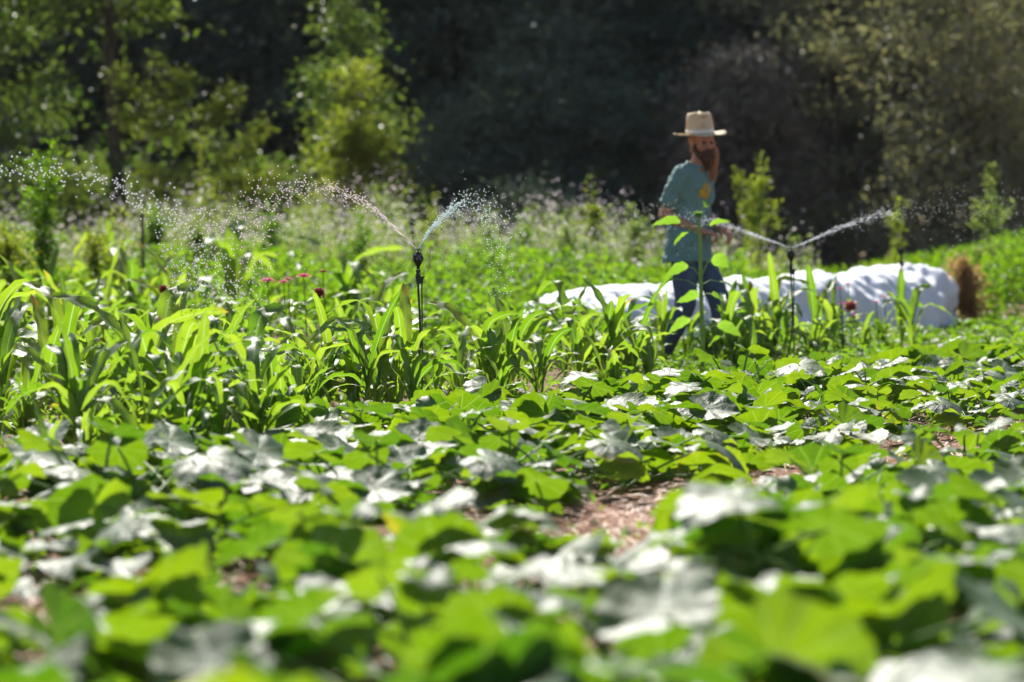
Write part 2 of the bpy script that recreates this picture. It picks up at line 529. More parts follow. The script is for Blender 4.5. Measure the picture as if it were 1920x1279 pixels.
rs = random.Random(5)
sq_pts = []
for t0 in [-.55, -1.2, -1.85, -2.5, -3.3, -4.42, -5.15, -5.85, -6.5, -8.2, -9.4, -10.6, -11.8, -13.0]:
    wv = 0.0
    while wv < 28:
        step = .50 if t0 > -6.8 else .9
        wv += step * rs.uniform(.8, 1.25)
        t1 = t0 + rs.uniform(-.1, .1)
        x = U[0] * wv + Vv[0] * t1; y = U[1] * wv + Vv[1] * t1
        if not in_view(x, y, .45, 2.9, 22): continue
        if t0 < -7 and x > -.3: continue
        if math.hypot(x - 1.28, y - 20.1) < .5: continue
        if math.hypot(x + .4, y - 14.1) < .22: continue
        s = (CAM_H) * FPX / y + HORIZON
        sx = 960 + x * FPX / y
        # bare straw by the path
        if (940 < s < 1090 and 1030 < sx < 1400) or (1080 < s < 1190 and 1040 < sx < 1340): continue
        if t0 in (-6.5, -5.85) and sx < 620 and rs.random() < (.6 if t0 < -6 else .3): continue
        if s > 1240 and y < 3.6: continue
        sq_pts.append((x, y, t0, sx, s))
rs.shuffle(sq_pts)
for k, (x, y, t0, sx, sy) in enumerate(sq_pts[:285]):
    sc = rs.uniform(.8, 1.08)
    if t0 in (-3.3, -4.42): sc *= .85
    if t0 == -3.3 and 950 < sx < 1450: sc *= .8
    if t0 < -6.2: sc *= .72 if t0 > -6.8 else .62
    if y > 17: sc *= .9
    if y < 6.5: sc *= 1.12
    if t0 == -2.5 and 1000 < sx < 1430 and sy < 1360: sc *= .62
    o = place(squash_protos, _used, k % len(squash_protos), (x, y, 0), rs.uniform(-.7, .7), sc)
    side = ["at the left edge", "left of centre", "in the centre", "right of centre", "at the right edge"][min(4, max(0, int(sx // 384)))]
    ordn = ["first", "second", "third", "fourth", "fifth", "sixth"]
    before = [-3.3, -2.5, -1.85, -1.2, -.55]; behind = [-4.42, -5.15, -5.85, -6.5]; among = [-8.2, -9.4, -10.6, -11.8, -13.0]
    if t0 in before:
        r_ = ordn[before.index(t0)]
        if sy > 1080: lab = "large blurred squash plant, %s row before the straw path, %s" % (r_, side)
        else: lab = "squash plant in the %s row before the straw path, %s" % (r_, side)
    elif t0 in behind: lab = "squash plant in the %s row behind the straw path, %s" % (ordn[behind.index(t0)], side)
    else: lab = "low squash plant in the %s corn row from the front, %s" % (ordn[among.index(t0)], side)
    g = lab.replace("squash plant", "squash plants").replace("large ", "")
    tag(o, lab, "squash plant", g)
print("squash", len(sq_pts))


# ------------------------------------------------------------------ corn plants
def corn_leaf(mb, rg, base, az, el0, droop, L, W):
    n = 18
    t = np.linspace(0, 1, n)
    el = el0 - droop * t ** 1.6
    if rg.random() < .45:                       # sharp fold where the tip hangs
        fk = rg.uniform(.45, .75)
        el = el - np.clip((t - fk) / .12, 0, 1) * rg.uniform(.6, 1.4)
    azz = az + rg.uniform(-.5, .5) * t
    D = np.stack([np.cos(el) * np.cos(azz), np.cos(el) * np.sin(azz), np.sin(el)], 1)
    P = base + np.cumsum(D, 0) * L / n
    S = np.stack([-np.sin(azz), np.cos(azz), np.zeros(n)], 1)
    tw = rg.uniform(-.9, .9) * t
    N = np.cross(D, S)
    S2 = S * np.cos(tw)[:, None] + N * np.sin(tw)[:, None]
    N2 = np.cross(D, S2)
    wd = W * np.clip(np.minimum(.40 + t * 1.6, 1), 0, 1) * np.sqrt(np.clip(1 - t ** 2.6, 0, 1)) * .5
    wd[-1] = .0008
    us = np.array([-1, -.55, 0, .55, 1])
    ph = rg.uniform(0, 6.28, 2)
    wave = np.stack([.30 * np.sin(t * 26 + ph[0]), .06 * np.sin(t * 26 + ph[0]), 0 * t, .06 * np.sin(t * 23 + ph[1]), .30 * np.sin(t * 23 + ph[1])], 1) * (.3 + t[:, None])
    vf = np.abs(us)[None, :] * (.55 - .35 * t[:, None])
    G = P[:, None, :] + S2[:, None, :] * (us[None, :, None] * wd[:, None, None]) - N2[:, None, :] * 0
    G = G + N2[:, None, :] * ((vf + wave) * wd[:, None])[:, :, None] * np.sign(1)
    lc = np.zeros(G.shape); lc[..., 0] = us[None, :]; lc[..., 1] = t[:, None]; lc[..., 2] = rg.random()
    mb.grid(G, lc)


def make_corn(seed, h):
    rg = np.random.default_rng(seed)
    fol = MB(); st = MB()
    for stem in range(rg.integers(1, 4)):
        off = np.array([rg.uniform(-.05, .05), rg.uniform(-.05, .05), 0]) if stem else np.zeros(3)
        hh = h * (1 if stem == 0 else rg.uniform(.7, .95))
        lean = rg.uniform(-.2, .2, 2)
        pts = [off + np.array([lean[0] * z, lean[1] * z, z]) for z in np.linspace(0, hh * .5, 6)]
        st.tube(pts, np.linspace(.013, .007, 6), 7)
        a0 = rg.uniform(0, 6.28)
        nl = rg.integers(5, 9)
        for k in range(nl):
            f = k / (nl - 1)
            base = pts[0] + (pts[-1] - pts[0]) * (.15 + .85 * f)
            az = a0 + math.pi * k + rg.uniform(-.55, .55)
            el0 = rg.uniform(1.12, 1.36) + .12 * f
            corn_leaf(fol, rg, base, az, el0, rg.uniform(.2, 2.7) * (1.15 - .6 * f), hh * rg.uniform(.55, 1.0), rg.uniform(.052, .088) * (1 if f > .2 else .7))
    root = empty("corn_plant", (0, 0, 0))
    fol.build("foliage", M_corn, root)
    st.build("stalk", M_stalk, root)
    return root


corn_protos = [make_corn(300 + i, .62) for i in range(12)]
cused = [False] * 12
corn_h = [max(v.co.z for v in o.children[0].data.vertices) for o in corn_protos]
# photo pixel of the base, pixel row of the top
corn_spec = [
    (775, 803, 645), (808, 797, 668), (752, 775, 655), (128, 805, 640), (322, 868, 590), (272, 850, 640), (385, 800, 640), (600, 800, 590), (560, 760, 660), (735, 792, 578), (700, 800, 700), (862, 792, 645), (820, 780, 690),
    (978, 752, 590), (1095, 745, 590), (1012, 770, 640), (1170, 722, 600), (1060, 730, 560), (1395, 690, 540), (1440, 700, 512), (1480, 685, 560),
    (1548, 692, 530), (1572, 688, 545), (1620, 680, 600), (1690, 672, 512), (1712, 680, 540), (1660, 676, 580), (1290, 690, 600), (1335, 700, 590), (1240, 705, 570),
    (195, 640, 450), (100, 660, 500), (45, 650, 520), (150, 690, 570), (250, 670, 560), (330, 700, 500), (372, 690, 540), (440, 665, 455), (480, 700, 560),
    (655, 655, 480), (540, 690, 590), (230, 720, 600), (60, 730, 610), (20, 700, 560), (420, 740, 620), (500, 760, 640), (640, 700, 590), (300, 640, 520),
    (890, 690, 590), (940, 700, 600), (930, 800, 690), (770, 735, 610), (1140, 770, 640), (660, 745, 590), (1215, 735, 620), (1360, 705, 600), (180, 770, 650),
    (85, 760, 640), (600, 700, 570), (480, 830, 690), (70, 905, 800), (150, 920, 790), (560, 815, 700), (910, 770, 600), (1520, 700, 590), (1470, 705, 600)]
NSPEC = len(corn_spec)
crs = random.Random(21)
for k in range(44):
    t1 = -7.35 + crs.uniform(-.28, .22); wv = 5.5 + k * .29
    x = U[0] * wv + Vv[0] * t1; y = U[1] * wv + Vv[1] * t1
    sx = 960 + x * FPX / y
    if 1250 < sx < 1370: continue
    corn_spec.append((sx, HORIZON + CAM_H * FPX / y, HORIZON + (CAM_H - (crs.uniform(.34, .58) if not 440 < sx < 680 else .34)) * FPX / y))
for k in range(13):
    sx, sy = crs.uniform(60, 640), 0
    dd = 6.75 / (.47 - .883 * (sx - 960) / FPX) * crs.uniform(.96, 1.05)
    sy = HORIZON + CAM_H * FPX / dd
    corn_spec.append((sx, sy, sy - (crs.uniform(.36, .62) if sx < 440 else .36) * FPX / dd))
for k in range(12):
    sx = crs.uniform(20, 560); dd = crs.uniform(5.9, 6.4) / (.47 - .883 * (sx - 960) / FPX); sy = HORIZON + CAM_H * FPX / dd
    corn_spec.append((sx, sy, sy - crs.uniform(.30, .58) * FPX / dd))
for t0 in (-8.1, -9.0, -9.9, -10.8, -11.8, -12.8, -13.8):
    wv = 4.0
    while wv < 26:
        wv += crs.uniform(.45, 1.0)
        t1 = t0 + crs.uniform(-.12, .12)
        x = U[0] * wv + Vv[0] * t1; y = U[1] * wv + Vv[1] * t1
        if 12.2 < y < 25.5 and not (465 < 960 + x * FPX / y < 640 and y > 16) and -.18 * y - .4 < x < -.7 - (.6 if y > 20 else 0):
            sy = HORIZON + CAM_H * FPX / y
            corn_spec.append((960 + x * FPX / y, sy, sy - crs.choice([.34, .42, .5, .6, .74]) * FPX / y))
for k, (px, py, ty) in enumerate(corn_spec):
    x, y = gp(px, py)
    hgt = (py - ty) * y / FPX
    i = k % 12
    o = place(corn_protos, cused, i, (x, y, 0), rs.uniform(0, 6.28), (1.22 if k < NSPEC and px < 1660 else (1.06 if k < NSPEC else 1.2)) * hgt / corn_h[i])
    zone = "front" if py > 760 else ("middle" if py > 690 else "back")
    if px < 640:
        where = ["at the far left", "a quarter in from the left", "left of the front sprinkler"][min(2, max(0, int(px // 213)))]
        lab = "corn plant with arching leaves, %s of left corn rows, %s" % (zone, where)
    elif px < 1250:
        where = "right beside the front sprinkler stake" if 700 < px < 870 else ("just left of the front sprinkler" if px <= 700 else ("between the front sprinkler and the cover's left end" if px < 1000 else "before the left end of the white cover"))
        lab = "young corn plant with drooping leaf tips, %s" % where
    else:
        where = "just before the man's legs" if px < 1420 else ("at the foot of the right sprinkler" if px < 1540 else ("beside the round red flower" if px < 1640 else "before the right end of the white cover"))
        lab = "upright young corn plant %s" % where
    g = lab.replace("corn plant", "corn plants")
    if k == 4: lab = "largest left corn plant, wide blurred leaves spreading above squash leaves"; g = None
    if k == 30: lab = "tall corn plant with single upright leaf against wildflowers, far left"; g = None
    if k == 60 or k == 61: lab, g = "yellowish low corn plant among the foreground squash at the left edge", "yellowish corn in the left foreground"
    tag(o, lab, "corn plant")
    if g: o["group"] = g
    elif "group" in o: del o["group"]


# ------------------------------------------------------------------ straw mulch and ground weeds
def straw():
    mb = MB(); n = 26000
    # mostly on the path strip, some everywhere
    wv = rng.uniform(3, 20, n); tt = np.where(rng.random(n) < .6, rng.normal(-3.87, .33, n), rng.uniform(-7, -.8, n))
    X = U[0] * wv + Vv[0] * tt; Y = U[1] * wv + Vv[1] * tt
    ok = (np.abs(X) < .18 * Y + .6) & (Y > 2.5) & (Y < 19)
    X, Y = X[ok], Y[ok]; n = len(X)
    Cn = np.stack([X, Y, rng.uniform(.012, .06, n)], 1)
    a = rng.uniform(0, 6.28, n)
    D = np.stack([np.cos(a), np.sin(a), rng.normal(0, .18, n)], 1)
    N = np.stack([rng.normal(0, .5, n), rng.normal(0, .5, n), np.ones(n)], 1)
    mb.leaves(Cn, rng.uniform(.03, .14, n), rng.uniform(.003, .007, n), D, N, rng.random(n))
    tag(mb.build("straw_mulch", M_straw, smooth=False), "loose straw mulch covering the soil between the squash rows", "straw", kind="stuff")


straw()


def low_weeds():
    mb = MB(); n = 30000
    Y = np.sqrt(rng.uniform(2.8 ** 2, 21 ** 2, n)); X = rng.uniform(-1, 1, n) * (.18 * Y + .5)
    T = X * Vv[0] + Y * Vv[1]
    sx = 960 + X * FPX / Y
    keep = (np.abs(T + 3.87) > .42) | (rng.random(n) < .10) | (sx < 850)
    cl = np.sin(X * 7 + Y * 3) + np.sin(Y * 6.1 - X * 4) + rng.normal(0, .5, n)
    keep &= cl > -.3
    X, Y = X[keep], Y[keep]; n = len(X)
    Z = rng.uniform(.01, .12, n)
    a = rng.uniform(0, 6.28, n)
    D = np.stack([np.cos(a), np.sin(a), rng.uniform(.1, 1.4, n)], 1)
    N = np.stack([rng.normal(0, .5, n), rng.normal(0, .5, n), np.ones(n)], 1)
    L = rng.uniform(.015, .05, n)
    mb.leaves(np.stack([X, Y, Z], 1), L, L * .5, D, N, rng.random(n))
    tag(mb.build("ground_weeds", M_herb, smooth=False), "small leafy weeds covering the soil beneath the squash", "weeds", kind="stuff")


low_weeds()


# ------------------------------------------------------------------ leafy beds behind the corn
def bed(name, label, cat, n, xy, hfun, mat, leaf=(.04, .12), ratio=.45, up=.6, seed=0):
    rg = np.random.default_rng(seed)
    X, Y = xy(rg, n)
    n = len(X)
    H = hfun(X, Y)
    Z = H * np.sqrt(rg.uniform(0.0, 1, n))
    a = rg.uniform(0, 6.28, n)
    D = np.stack([np.cos(a), np.sin(a), rg.uniform(-.4, 1.8, n) * up], 1)
    N = np.stack([rg.normal(0, .6, n), rg.normal(0, .6, n), np.ones(n)], 1)
    L = rg.uniform(*leaf, n)
    mb = MB()
    mb.leaves(np.stack([X, Y, Z], 1), L, L * ratio, D, N, rg.random(n))
    return tag(mb.build(name, mat, smooth=False), label, cat, kind="stuff")


def lump(X, Y, k=1.0):
    return .5 + .25 * np.sin(X * 2.1 * k + Y * .7) + .2 * np.sin(X * 4.7 * k - Y * 1.9 * k + 1) + .15 * np.sin(Y * 3.1 * k + X)


def xy_left(rg, n):
    Y = rg.uniform(17.5, 31, n); X = rg.uniform(-1, 1, n) * (.18 * Y + .8)
    T = X * Vv[0] + Y * Vv[1]
    k = (((X < -1.2) & (Y > 23.5)) | ((X >= -1.2) & (Y > 19.5) & (X < 1.0))) | ((Y > 28) & (X < 2.4))
    return X[k], Y[k]


bed("leafy_crop", "bright green leafy crops growing behind the corn on the left", "crops", 66000, xy_left, lambda X, Y: (.14 + .34 * lump(X, Y)) + np.clip((Y - 22) * .06, 0, .40) * (.75 + .5 * lump(X + 3, Y)), M_herb, (.05, .14), .45, .7, 21)


def xy_right(rg, n):
    Y = rg.uniform(28.5, 36, n); X = rg.uniform(.2, 8.5, n)
    return X, Y


bed("green_bank", "bright green leafy bank rising behind the white row cover", "crops", 46000, xy_right,
    lambda X, Y: .45 + .12 * lump(X, Y) + np.clip((X - 4.0) * .22, 0, .65), M_herb, (.05, .13), .35, 1.0, 22)


def xy_rlow(rg, n):
    Y = rg.uniform(17.5, 29, n); X = rg.uniform(-1, 1, n) * (.18 * Y + .8)
    T = X * Vv[0] + Y * Vv[1]
    k = (X > .8) & (T > -9.6 + 0 * X) & (T < -5.6) & (Y > 17.5)
    return X[k], Y[k]


bed("clover_cover", "low small-leaved green cover spreading right of the corn", "ground cover", 60000, xy_rlow, lambda X, Y: .07 + .13 * lump(X, Y, 1.5), M_herb, (.025, .07), .7, .5, 23)


# ------------------------------------------------------------------ wildflower meadow strip
def meadow():
    rg = np.random.default_rng(31)
    n = 2300
    Y = rg.uniform(30.5, 37, n)
    X = rg.uniform(-7.6, 3.3, n)
    k = rg.random(n) < np.where(X > 1.5, .6, 1)
    X, Y = X[k], Y[k]; n = len(X)
    H = (.95 + .35 * np.sin(X * 1.3 + .5) * np.sin(Y * .8) + rg.uniform(-.25, .25, n))
    H *= np.where(X > 1.2, .88, 1.0)
    H += .42 * np.exp(-((X + 1.9) / 1.9) ** 2) * (.6 + .5 * np.sin(X * 5.1) * np.sin(X * 2.3 + 1))
    st = MB(); fl = MB()
    # thin stems as narrow leaves, side leaves, flower heads
    D = np.stack([rg.normal(0, .1, n), rg.normal(0, .1, n), np.ones(n)], 1)
    N = np.stack([rg.normal(0, 1, n), -np.ones(n), np.zeros(n)], 1)
    st.leaves(np.stack([X, Y, np.zeros(n)], 1), H, .014, D, N, rg.random(n))
    for q in range(11):
        f = rg.uniform(.15, .9, n)
        a = rg.uniform(0, 6.28, n)
        P = np.stack([X, Y, 0 * X], 1) + D * (H * f)[:, None] + rg.normal(0, .05, (n, 3))
        DD = np.stack([np.cos(a), np.sin(a), rg.uniform(.1, 1, n)], 1)
        NN = np.stack([rg.normal(0, .5, n), rg.normal(0, .5, n), np.ones(n)], 1)
        st.leaves(P, rg.uniform(.05, .12, n), .03, DD, NN, rg.random(n))
    for q in range(6):
        a = rg.uniform(0, 6.28, n)
        P = np.stack([X, Y, 0 * X], 1) + D * (H * rg.uniform(.66, 1.04, n))[:, None] + rg.normal(0, .07, (n, 3))
        DD = np.stack([np.cos(a), np.sin(a), rg.uniform(.1, .8, n)], 1)
        NN = np.stack([rg.normal(0, .8, n), rg.normal(0, .8, n), np.ones(n)], 1)
        L = rg.uniform(.018, .042, n)
        fl.leaves(P, L, L * .9, DD, NN, rg.random(n))
    root = empty("wildflower_meadow", (0, 0, 0))
    tag(root, "hazy strip of tall pale lilac wildflowers before the dark wood", "wildflowers", kind="stuff")
    a = st.build("stems", M_wild, root, smooth=False); b = fl.build("blossoms", M_lilac, root, smooth=False)
    a["kind"] = "stuff"; b["kind"] = "stuff"


meadow()


# ------------------------------------------------------------------ single tall weeds
def tall_weed(px, ytop, d, wpx, label, seed, mat=None, narrow=False, n=900, name="tall_weed", branch=.5):
    rg = np.random.default_rng(seed)
    s = FPX / d
    x = (px - 960) / s
    H = CAM_H + (HORIZON - ytop) / s
    Wd = wpx / s / 2
    ln = rg.uniform(-.16, .16)
    st = MB(); fo = MB()
    st.tube([np.array([0, 0, 0]), np.array([.03, 0, H * .5]), np.array([ln, .02, H])], [.012, .009, .003], 6)
    nb = int(9 + branch * 14)
    Ps, Ds = [], []
    for k in range(nb):
        f = rg.uniform(.15, .8)
        a = rg.uniform(0, 6.28)
        L = Wd * rg.uniform(.35, 1.25) * (1.2 - f) * 1.5
        b0 = np.array([0, 0, H * f]); b0[0] += ln * f ** 2; b1 = b0 + np.array([math.cos(a) * L, math.sin(a) * L, L * rg.uniform(.5, 1.9)])
        m = (b0 + b1) / 2 + np.array([math.cos(a), math.sin(a), 0]) * L * .12
        st.tube([b0, m, b1], [.005, .004, .002], 5)
        q = rg.uniform(.1, 1, 34)[:, None]
        pp = b0 * (1 - q) + b1 * q
        Ps.append(pp)
    q = rg.uniform(.3, 1.0, int(n * .12))[:, None]
    Ps.append(q * np.array([[0, 0, H]]) + q ** 2 * np.array([[ln, 0, 0]]))
    P = np.concatenate(Ps)
    reps = max(1, n // len(P))
    P = np.repeat(P, reps + 1, 0)
    m = len(P)
    P = P + rg.normal(0, .036, (m, 3))
    a = rg.uniform(0, 6.28, m)
    D = np.stack([np.cos(a), np.sin(a), rg.uniform(.2, 1.4, m)], 1)
    N = np.stack([rg.normal(0, .5, m), rg.normal(0, .5, m), np.ones(m)], 1)
    L = rg.uniform(.035, .085, m)
    fo.leaves(P, L, L * .34, D, N, rg.random(m))
    root = empty(name, (x, d, 0))
    fo.build("foliage", mat or M_weed, root, smooth=False)
    st.build("stem", M_stalk, root)
    tag(root, label, "weed")
    return root


tall_weed(72, 278, 24, 110, "tall leafy green weed spiking above wildflowers at the far left", 51, n=1500, branch=1, mat=M_herb)
tall_weed(1420, 290, 31, 110, "yellow-green tall weed standing right of the man's back wall of trees", 52, n=1100)["label"] = "yellow-green tall weed right of the man against the dark wood"
tall_weed(1128, 325, 32, 50, "thin yellow-tipped weed left of the man in the wildflowers", 53, n=500, branch=0)
tall_weed(388, 255, 36, 70, "slender yellow-green stalk before the arching sapling", 54, n=800, branch=.2)
tall_weed(1672, 365, 32, 60, "short yellow-green weed above the right sprinkler spray", 55, n=500, branch=.2)
tall_weed(1848, 310, 31, 90, "grey-green feathery weed near the right edge", 56, n=900, mat=M_wild)
tall_weed(665, 395, 27, 90, "leafy green weed in the wildflowers left of the front sprinkler", 57, n=700, mat=M_herb)
tall_weed(20, 430, 23, 150, "bushy green weed at the left edge beside the tall weed", 58, n=900, mat=M_weed)
tall_weed(170, 430, 25, 120, "yellowish bushy weed right of the tall weed on the left", 59, n=900, mat=M_weed)


for k, (px, yt, d, wd, mt) in enumerate([(300, 385, 31, 70, M_herb), (355, 400, 29, 80, M_wild), (455, 372, 33, 60, M_wild), (520, 390, 30, 70, M_herb), (590, 360, 34, 80, M_wild), (735, 345, 35, 90, M_wild), (800, 365, 33, 70, M_weed),
                                        (905, 395, 31, 60, M_wild), (985, 400, 32, 60, M_herb), (1050, 410, 30, 60, M_wild), (1190, 385, 32, 70, M_wild)]):
    w_ = tall_weed(px, yt, d, wd, "x", 600 + k, n=650, mat=mt, branch=.5)
    tag(w_, "feathery tall weed standing among the pale wildflowers, %s" % ("left of the front sprinkler" if px < 770 else "between front sprinkler and man"), "weed", "feathery weeds " + ("left" if px < 770 else "right") + " of the front sprinkler")

# ------------------------------------------------------------------ flowers
def flower(px, py, d, r, mat, label, globe=False, name="zinnia_flower", stem_mat=M_stalk):
    s = FPX / d
    x = (px - 960) / s; z = CAM_H - (py - HORIZON) / s
    root = empty(name, (x, d, 0))
    tag(root, label, "flower")
    st = MB(); st.tube([np.array([.03, 0, 0]), np.array([.015, 0, z * .5]), np.array([0, 0, z])], [.005, .004, .003], 6)
    rg = np.random.default_rng(int(px))
    n = 10; a = rg.uniform(0, 6.28, n)
    st.leaves(np.stack([0 * a + .015, 0 * a, rg.uniform(.2, .85, n) * z], 1), .09, .035, np.stack([np.cos(a), np.sin(a), .5 + 0 * a], 1), np.tile([0., 0, 1], (n, 1)), rg.random(n))
    st.build("stem", M_herb, root)
    pe = MB()
    rings = ((1.0, .05, 16), (.8, .3, 14), (.55, .65, 10)) if not globe else ((1, -.7, 14), (1.05, -.3, 16), (1.05, .1, 16), (.95, .5, 14), (.7, .95, 12), (.5, 1.3, 8))
    for rr, el, n in rings:
        a = np.linspace(0, 6.28, n, endpoint=False) + rg.uniform(0, 1)
        D = np.stack([np.cos(a) * math.cos(el), np.sin(a) * math.cos(el), 0 * a + math.sin(el)], 1)
        N = np.stack([-np.cos(a) * math.sin(el), -np.sin(a) * math.sin(el), 0 * a + math.cos(el)], 1)
        pe.leaves(np.zeros((n, 3)) + [0, 0, z], r * rr, r * .42, D, N, rg.random(n), fold=.1)
    pe.build("petals", mat, root)
    ce = MB(); ce.ellipsoid((0, 0, z + (r * .15 if not globe else 0)), (r * .25, r * .25, r * .18) if not globe else (r * .55, r * .55, r * .6), n=6, m=10)
    ce.build("flower_centre", M_orange if not globe else mat, root)
    return root


flower(502, 526, 16.8, .055, M_pink, "pink flower, leftmost of the pink row on the left")
flower(532, 529, 16.8, .04, M_pink, "small pink flower second from left in the pink row")
flower(541, 523, 17.2, .034, M_pink, "tiny pink flower between two larger pink ones")
flower(570, 518, 16.8, .055, M_pink, "bright pink flower, rightmost of the pink row on the left")
flower(606, 510, 17.2, .04, M_maroon, "small red flower right of the bright pink one")
flower(598, 548, 16, .048, M_maroon, "dark maroon flower head below the pink row", globe=True)
flower(306, 541, 18.5, .045, M_maroon, "small dark brown-red flower head among left corn leaves", globe=True)
flower(1595, 573, 19.8, .062, M_dustred, "round dusty red flower head before the white row cover", globe=True, name="globe_flower")
for i, (px, py) in enumerate([(1575, 541), (1590, 532), (1643, 566), (1658, 556), (1602, 590), (1578, 570)]):
    flower(px, py, 20.3, .028, M_pink, ["pink blossom upper left of the round red flower", "pink blossom highest above the round red flower", "pink blossom right of the round red flower",
                                      "pink blossom furthest right near an upright corn leaf", "pink blossom just in front of the round red flower", "pink blossom touching the left of the round red flower"][i], name="cosmos_flower")
flower(1826, 677, 19.5, .045, M_orange, "orange flower in the low green cover at right", name="nasturtium_flower")
flower(354, 600, 21.5, .02, M_orange, "tiny orange flower behind the left corn", name="nasturtium_flower")
flower(756, 553, 22.5, .02, M_orange, "tiny orange flower just left of the front sprinkler stem", name="nasturtium_flower")
rf = random.Random(3)
base_f = None
for k in range(46):
    px = rf.uniform(1780, 1915) if k < 30 else rf.uniform(1500, 1900); py = rf.uniform(600, 740) if k < 30 else rf.uniform(640, 720)
    s = FPX / gp(px, py)[1]
    if base_f is None:
        base_f = flower(px, py - 20, gp(px, py)[1], .012, M_white_fl, "x", name="white_flower"); o = base_f
    else:
        o = copy_tree(base_f)
    x, y = gp(px, py); o.location = (x, y, 0); o.rotation_euler = (0, 0, rf.uniform(0, 6)); 
    o.scale = (1.2, 1.2, rf.uniform(1.5, 2.6))
    tag(o, "tiny white flower in the low green cover right of the corn", "flower", "tiny white flowers at the right")


# ------------------------------------------------------------------ trees
def tube_pts(a, b, bend, n=6):
    t = np.linspace(0, 1, n)[:, None]
    return a * (1 - t) + b * t + bend * np.sin(t * math.pi)


def make_tree(name, h, r, seed, mat, nclump, per, clump_r, leaf, zmin=.4, trunk_r=.16, shape='round', limbs=11):
    rg = np.random.default_rng(seed)
    tr = MB(); cr = MB()
    lean = rg.uniform(-.05, .05, 2) * h
    top = np.array([lean[0], lean[1], h * .92])
    tp = tube_pts(np.zeros(3), top, np.array([rg.uniform(-.3, .3), rg.uniform(-.3, .3), 0]), 10)
    tr.tube(tp, np.linspace(trunk_r, trunk_r * .12, 10), 10)
    cs = []
    for k in range(limbs):
        f = rg.uniform(.08, .85)
        b0 = tp[int(f * 9)]
        a = rg.uniform(0, 6.28)
        env = math.sin(math.pi * min(1, .12 + .88 * f)) ** .5 if shape == 'round' else (1.05 - f)
        L = r * env * rg.uniform(.7, 1.05)
        b1 = b0 + np.array([math.cos(a) * L, math.sin(a) * L, L * rg.uniform(.2, .75)])
        pts = tube_pts(b0, b1, np.array([0, 0, L * .12]), 6)
        tr.tube(pts, np.linspace(trunk_r * .38 * (1 - f * .5), .012, 6), 6)
        for q in range(3):
            c0 = pts[2 + q]
            c1 = c0 + rg.normal(0, 1, 3) * L * .28 + [0, 0, L * .1]
            tr.tube([c0, (c0 + c1) / 2 + rg.normal(0, .04, 3), c1], [trunk_r * .12, trunk_r * .08, .008], 5)
            cs.append(c1)
        cs += [pts[-1], pts[-2]]
    cs = np.array(cs)
    n2 = max(0, nclump - len(cs))
    # further clumps through the crown volume
    z = rg.uniform(zmin, h, n2)
    f = (z - zmin) / (h - zmin)
    env = (np.sqrt(np.clip(1 - (2 * f - .85) ** 2 / 1.5, .03, 1)) if shape == 'round' else np.clip(1.08 - f, .05, 1) ** .8)
    a = rg.uniform(0, 6.28, n2); rr = r * env * np.sqrt(rg.uniform(.15, 1.0, n2)) * rg.uniform(.8, 1.12, n2)
    ex = np.stack([np.cos(a) * rr + lean[0] * f, np.sin(a) * rr + lean[1] * f, z], 1)
    cs = np.concatenate([cs, ex])
    sizes = clump_r * rg.uniform(.5, 1.5, len(cs))
    P = np.repeat(cs, per, 0) + rg.normal(0, 1, (len(cs) * per, 3)) * np.repeat(sizes, per)[:, None] * [1, 1, .6]
    P[:, 2] = np.abs(P[:, 2] - .05) + .05
    n = len(P)
    a = rg.uniform(0, 6.28, n)
    D = np.stack([np.cos(a), np.sin(a), rg.uniform(-1.2, .5, n)], 1)
    N = np.stack([rg.normal(0, .7, n), rg.normal(0, .7, n), np.ones(n)], 1)
    L = rg.uniform(leaf * .6, leaf * 1.3, n)
    cr.leaves(P, L, L * .5, D, N, np.repeat(rg.random(len(cs)), per) * .7 + rg.random(n) * .3)
    root = empty(name, (0, 0, 0))
    cr.build("crown", mat, root, smooth=False)
    tr.build("trunk", M_bark, root)
    return root


def at(px, d): return (px - 960) * d / FPX


protA = [make_tree("broadleaf_tree", 13, 3.6, 400 + i, M_treeA, 330, 90, .42, .19, limbs=14, trunk_r=.22) for i in range(3)]
protB = [make_tree("broadleaf_tree", 13, 3.6, 420 + i, M_treeB, 330, 90, .42, .17, limbs=14, trunk_r=.22) for i in range(2)]
protN = [make_tree("broadleaf_tree", 13, 3.4, 440, M_treeN, 320, 90, .42, .17, limbs=14, trunk_r=.22)]
protG = [make_tree("broadleaf_tree", 12, 2.6, 460, M_treeG, 320, 90, .36, .15, limbs=14, trunk_r=.2)]
uA = [0] * 3; uB = [0] * 2; uN = [0]; uG = [0]
fr = random.Random(9)
forest = [  # px, distance, kind, label
    (-60, 58, 'A', "dark tree at the far left edge behind the mid green tree"),
    (330, 60, 'A', "dark tree behind the arching sapling, left of centre"),
    (560, 59, 'A', "dark tree behind the left side of the bright willow-like tree"),
    (830, 57, 'A', "dark blue-green tree right of the bright willow-like tree"),
    (1080, 56, 'A', "dark blue-green tree left of the man"),
    (1290, 59, 'A', "very dark tree directly behind the man"),
    (1440, 56, 'N', "grey-brown tree right of the man's hat"),
    (1640, 57, 'B', "olive brown tree in the right part of the wood"),
    (1850, 54, 'B', "olive green tree at the right edge of the wood"),
    (2060, 58, 'B', "olive tree just outside the right edge")]
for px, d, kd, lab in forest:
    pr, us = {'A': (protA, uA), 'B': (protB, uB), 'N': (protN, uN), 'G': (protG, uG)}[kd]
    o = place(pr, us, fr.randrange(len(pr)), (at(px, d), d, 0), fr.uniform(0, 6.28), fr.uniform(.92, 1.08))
    tag(o, lab, "tree", "trees of the dark wood")
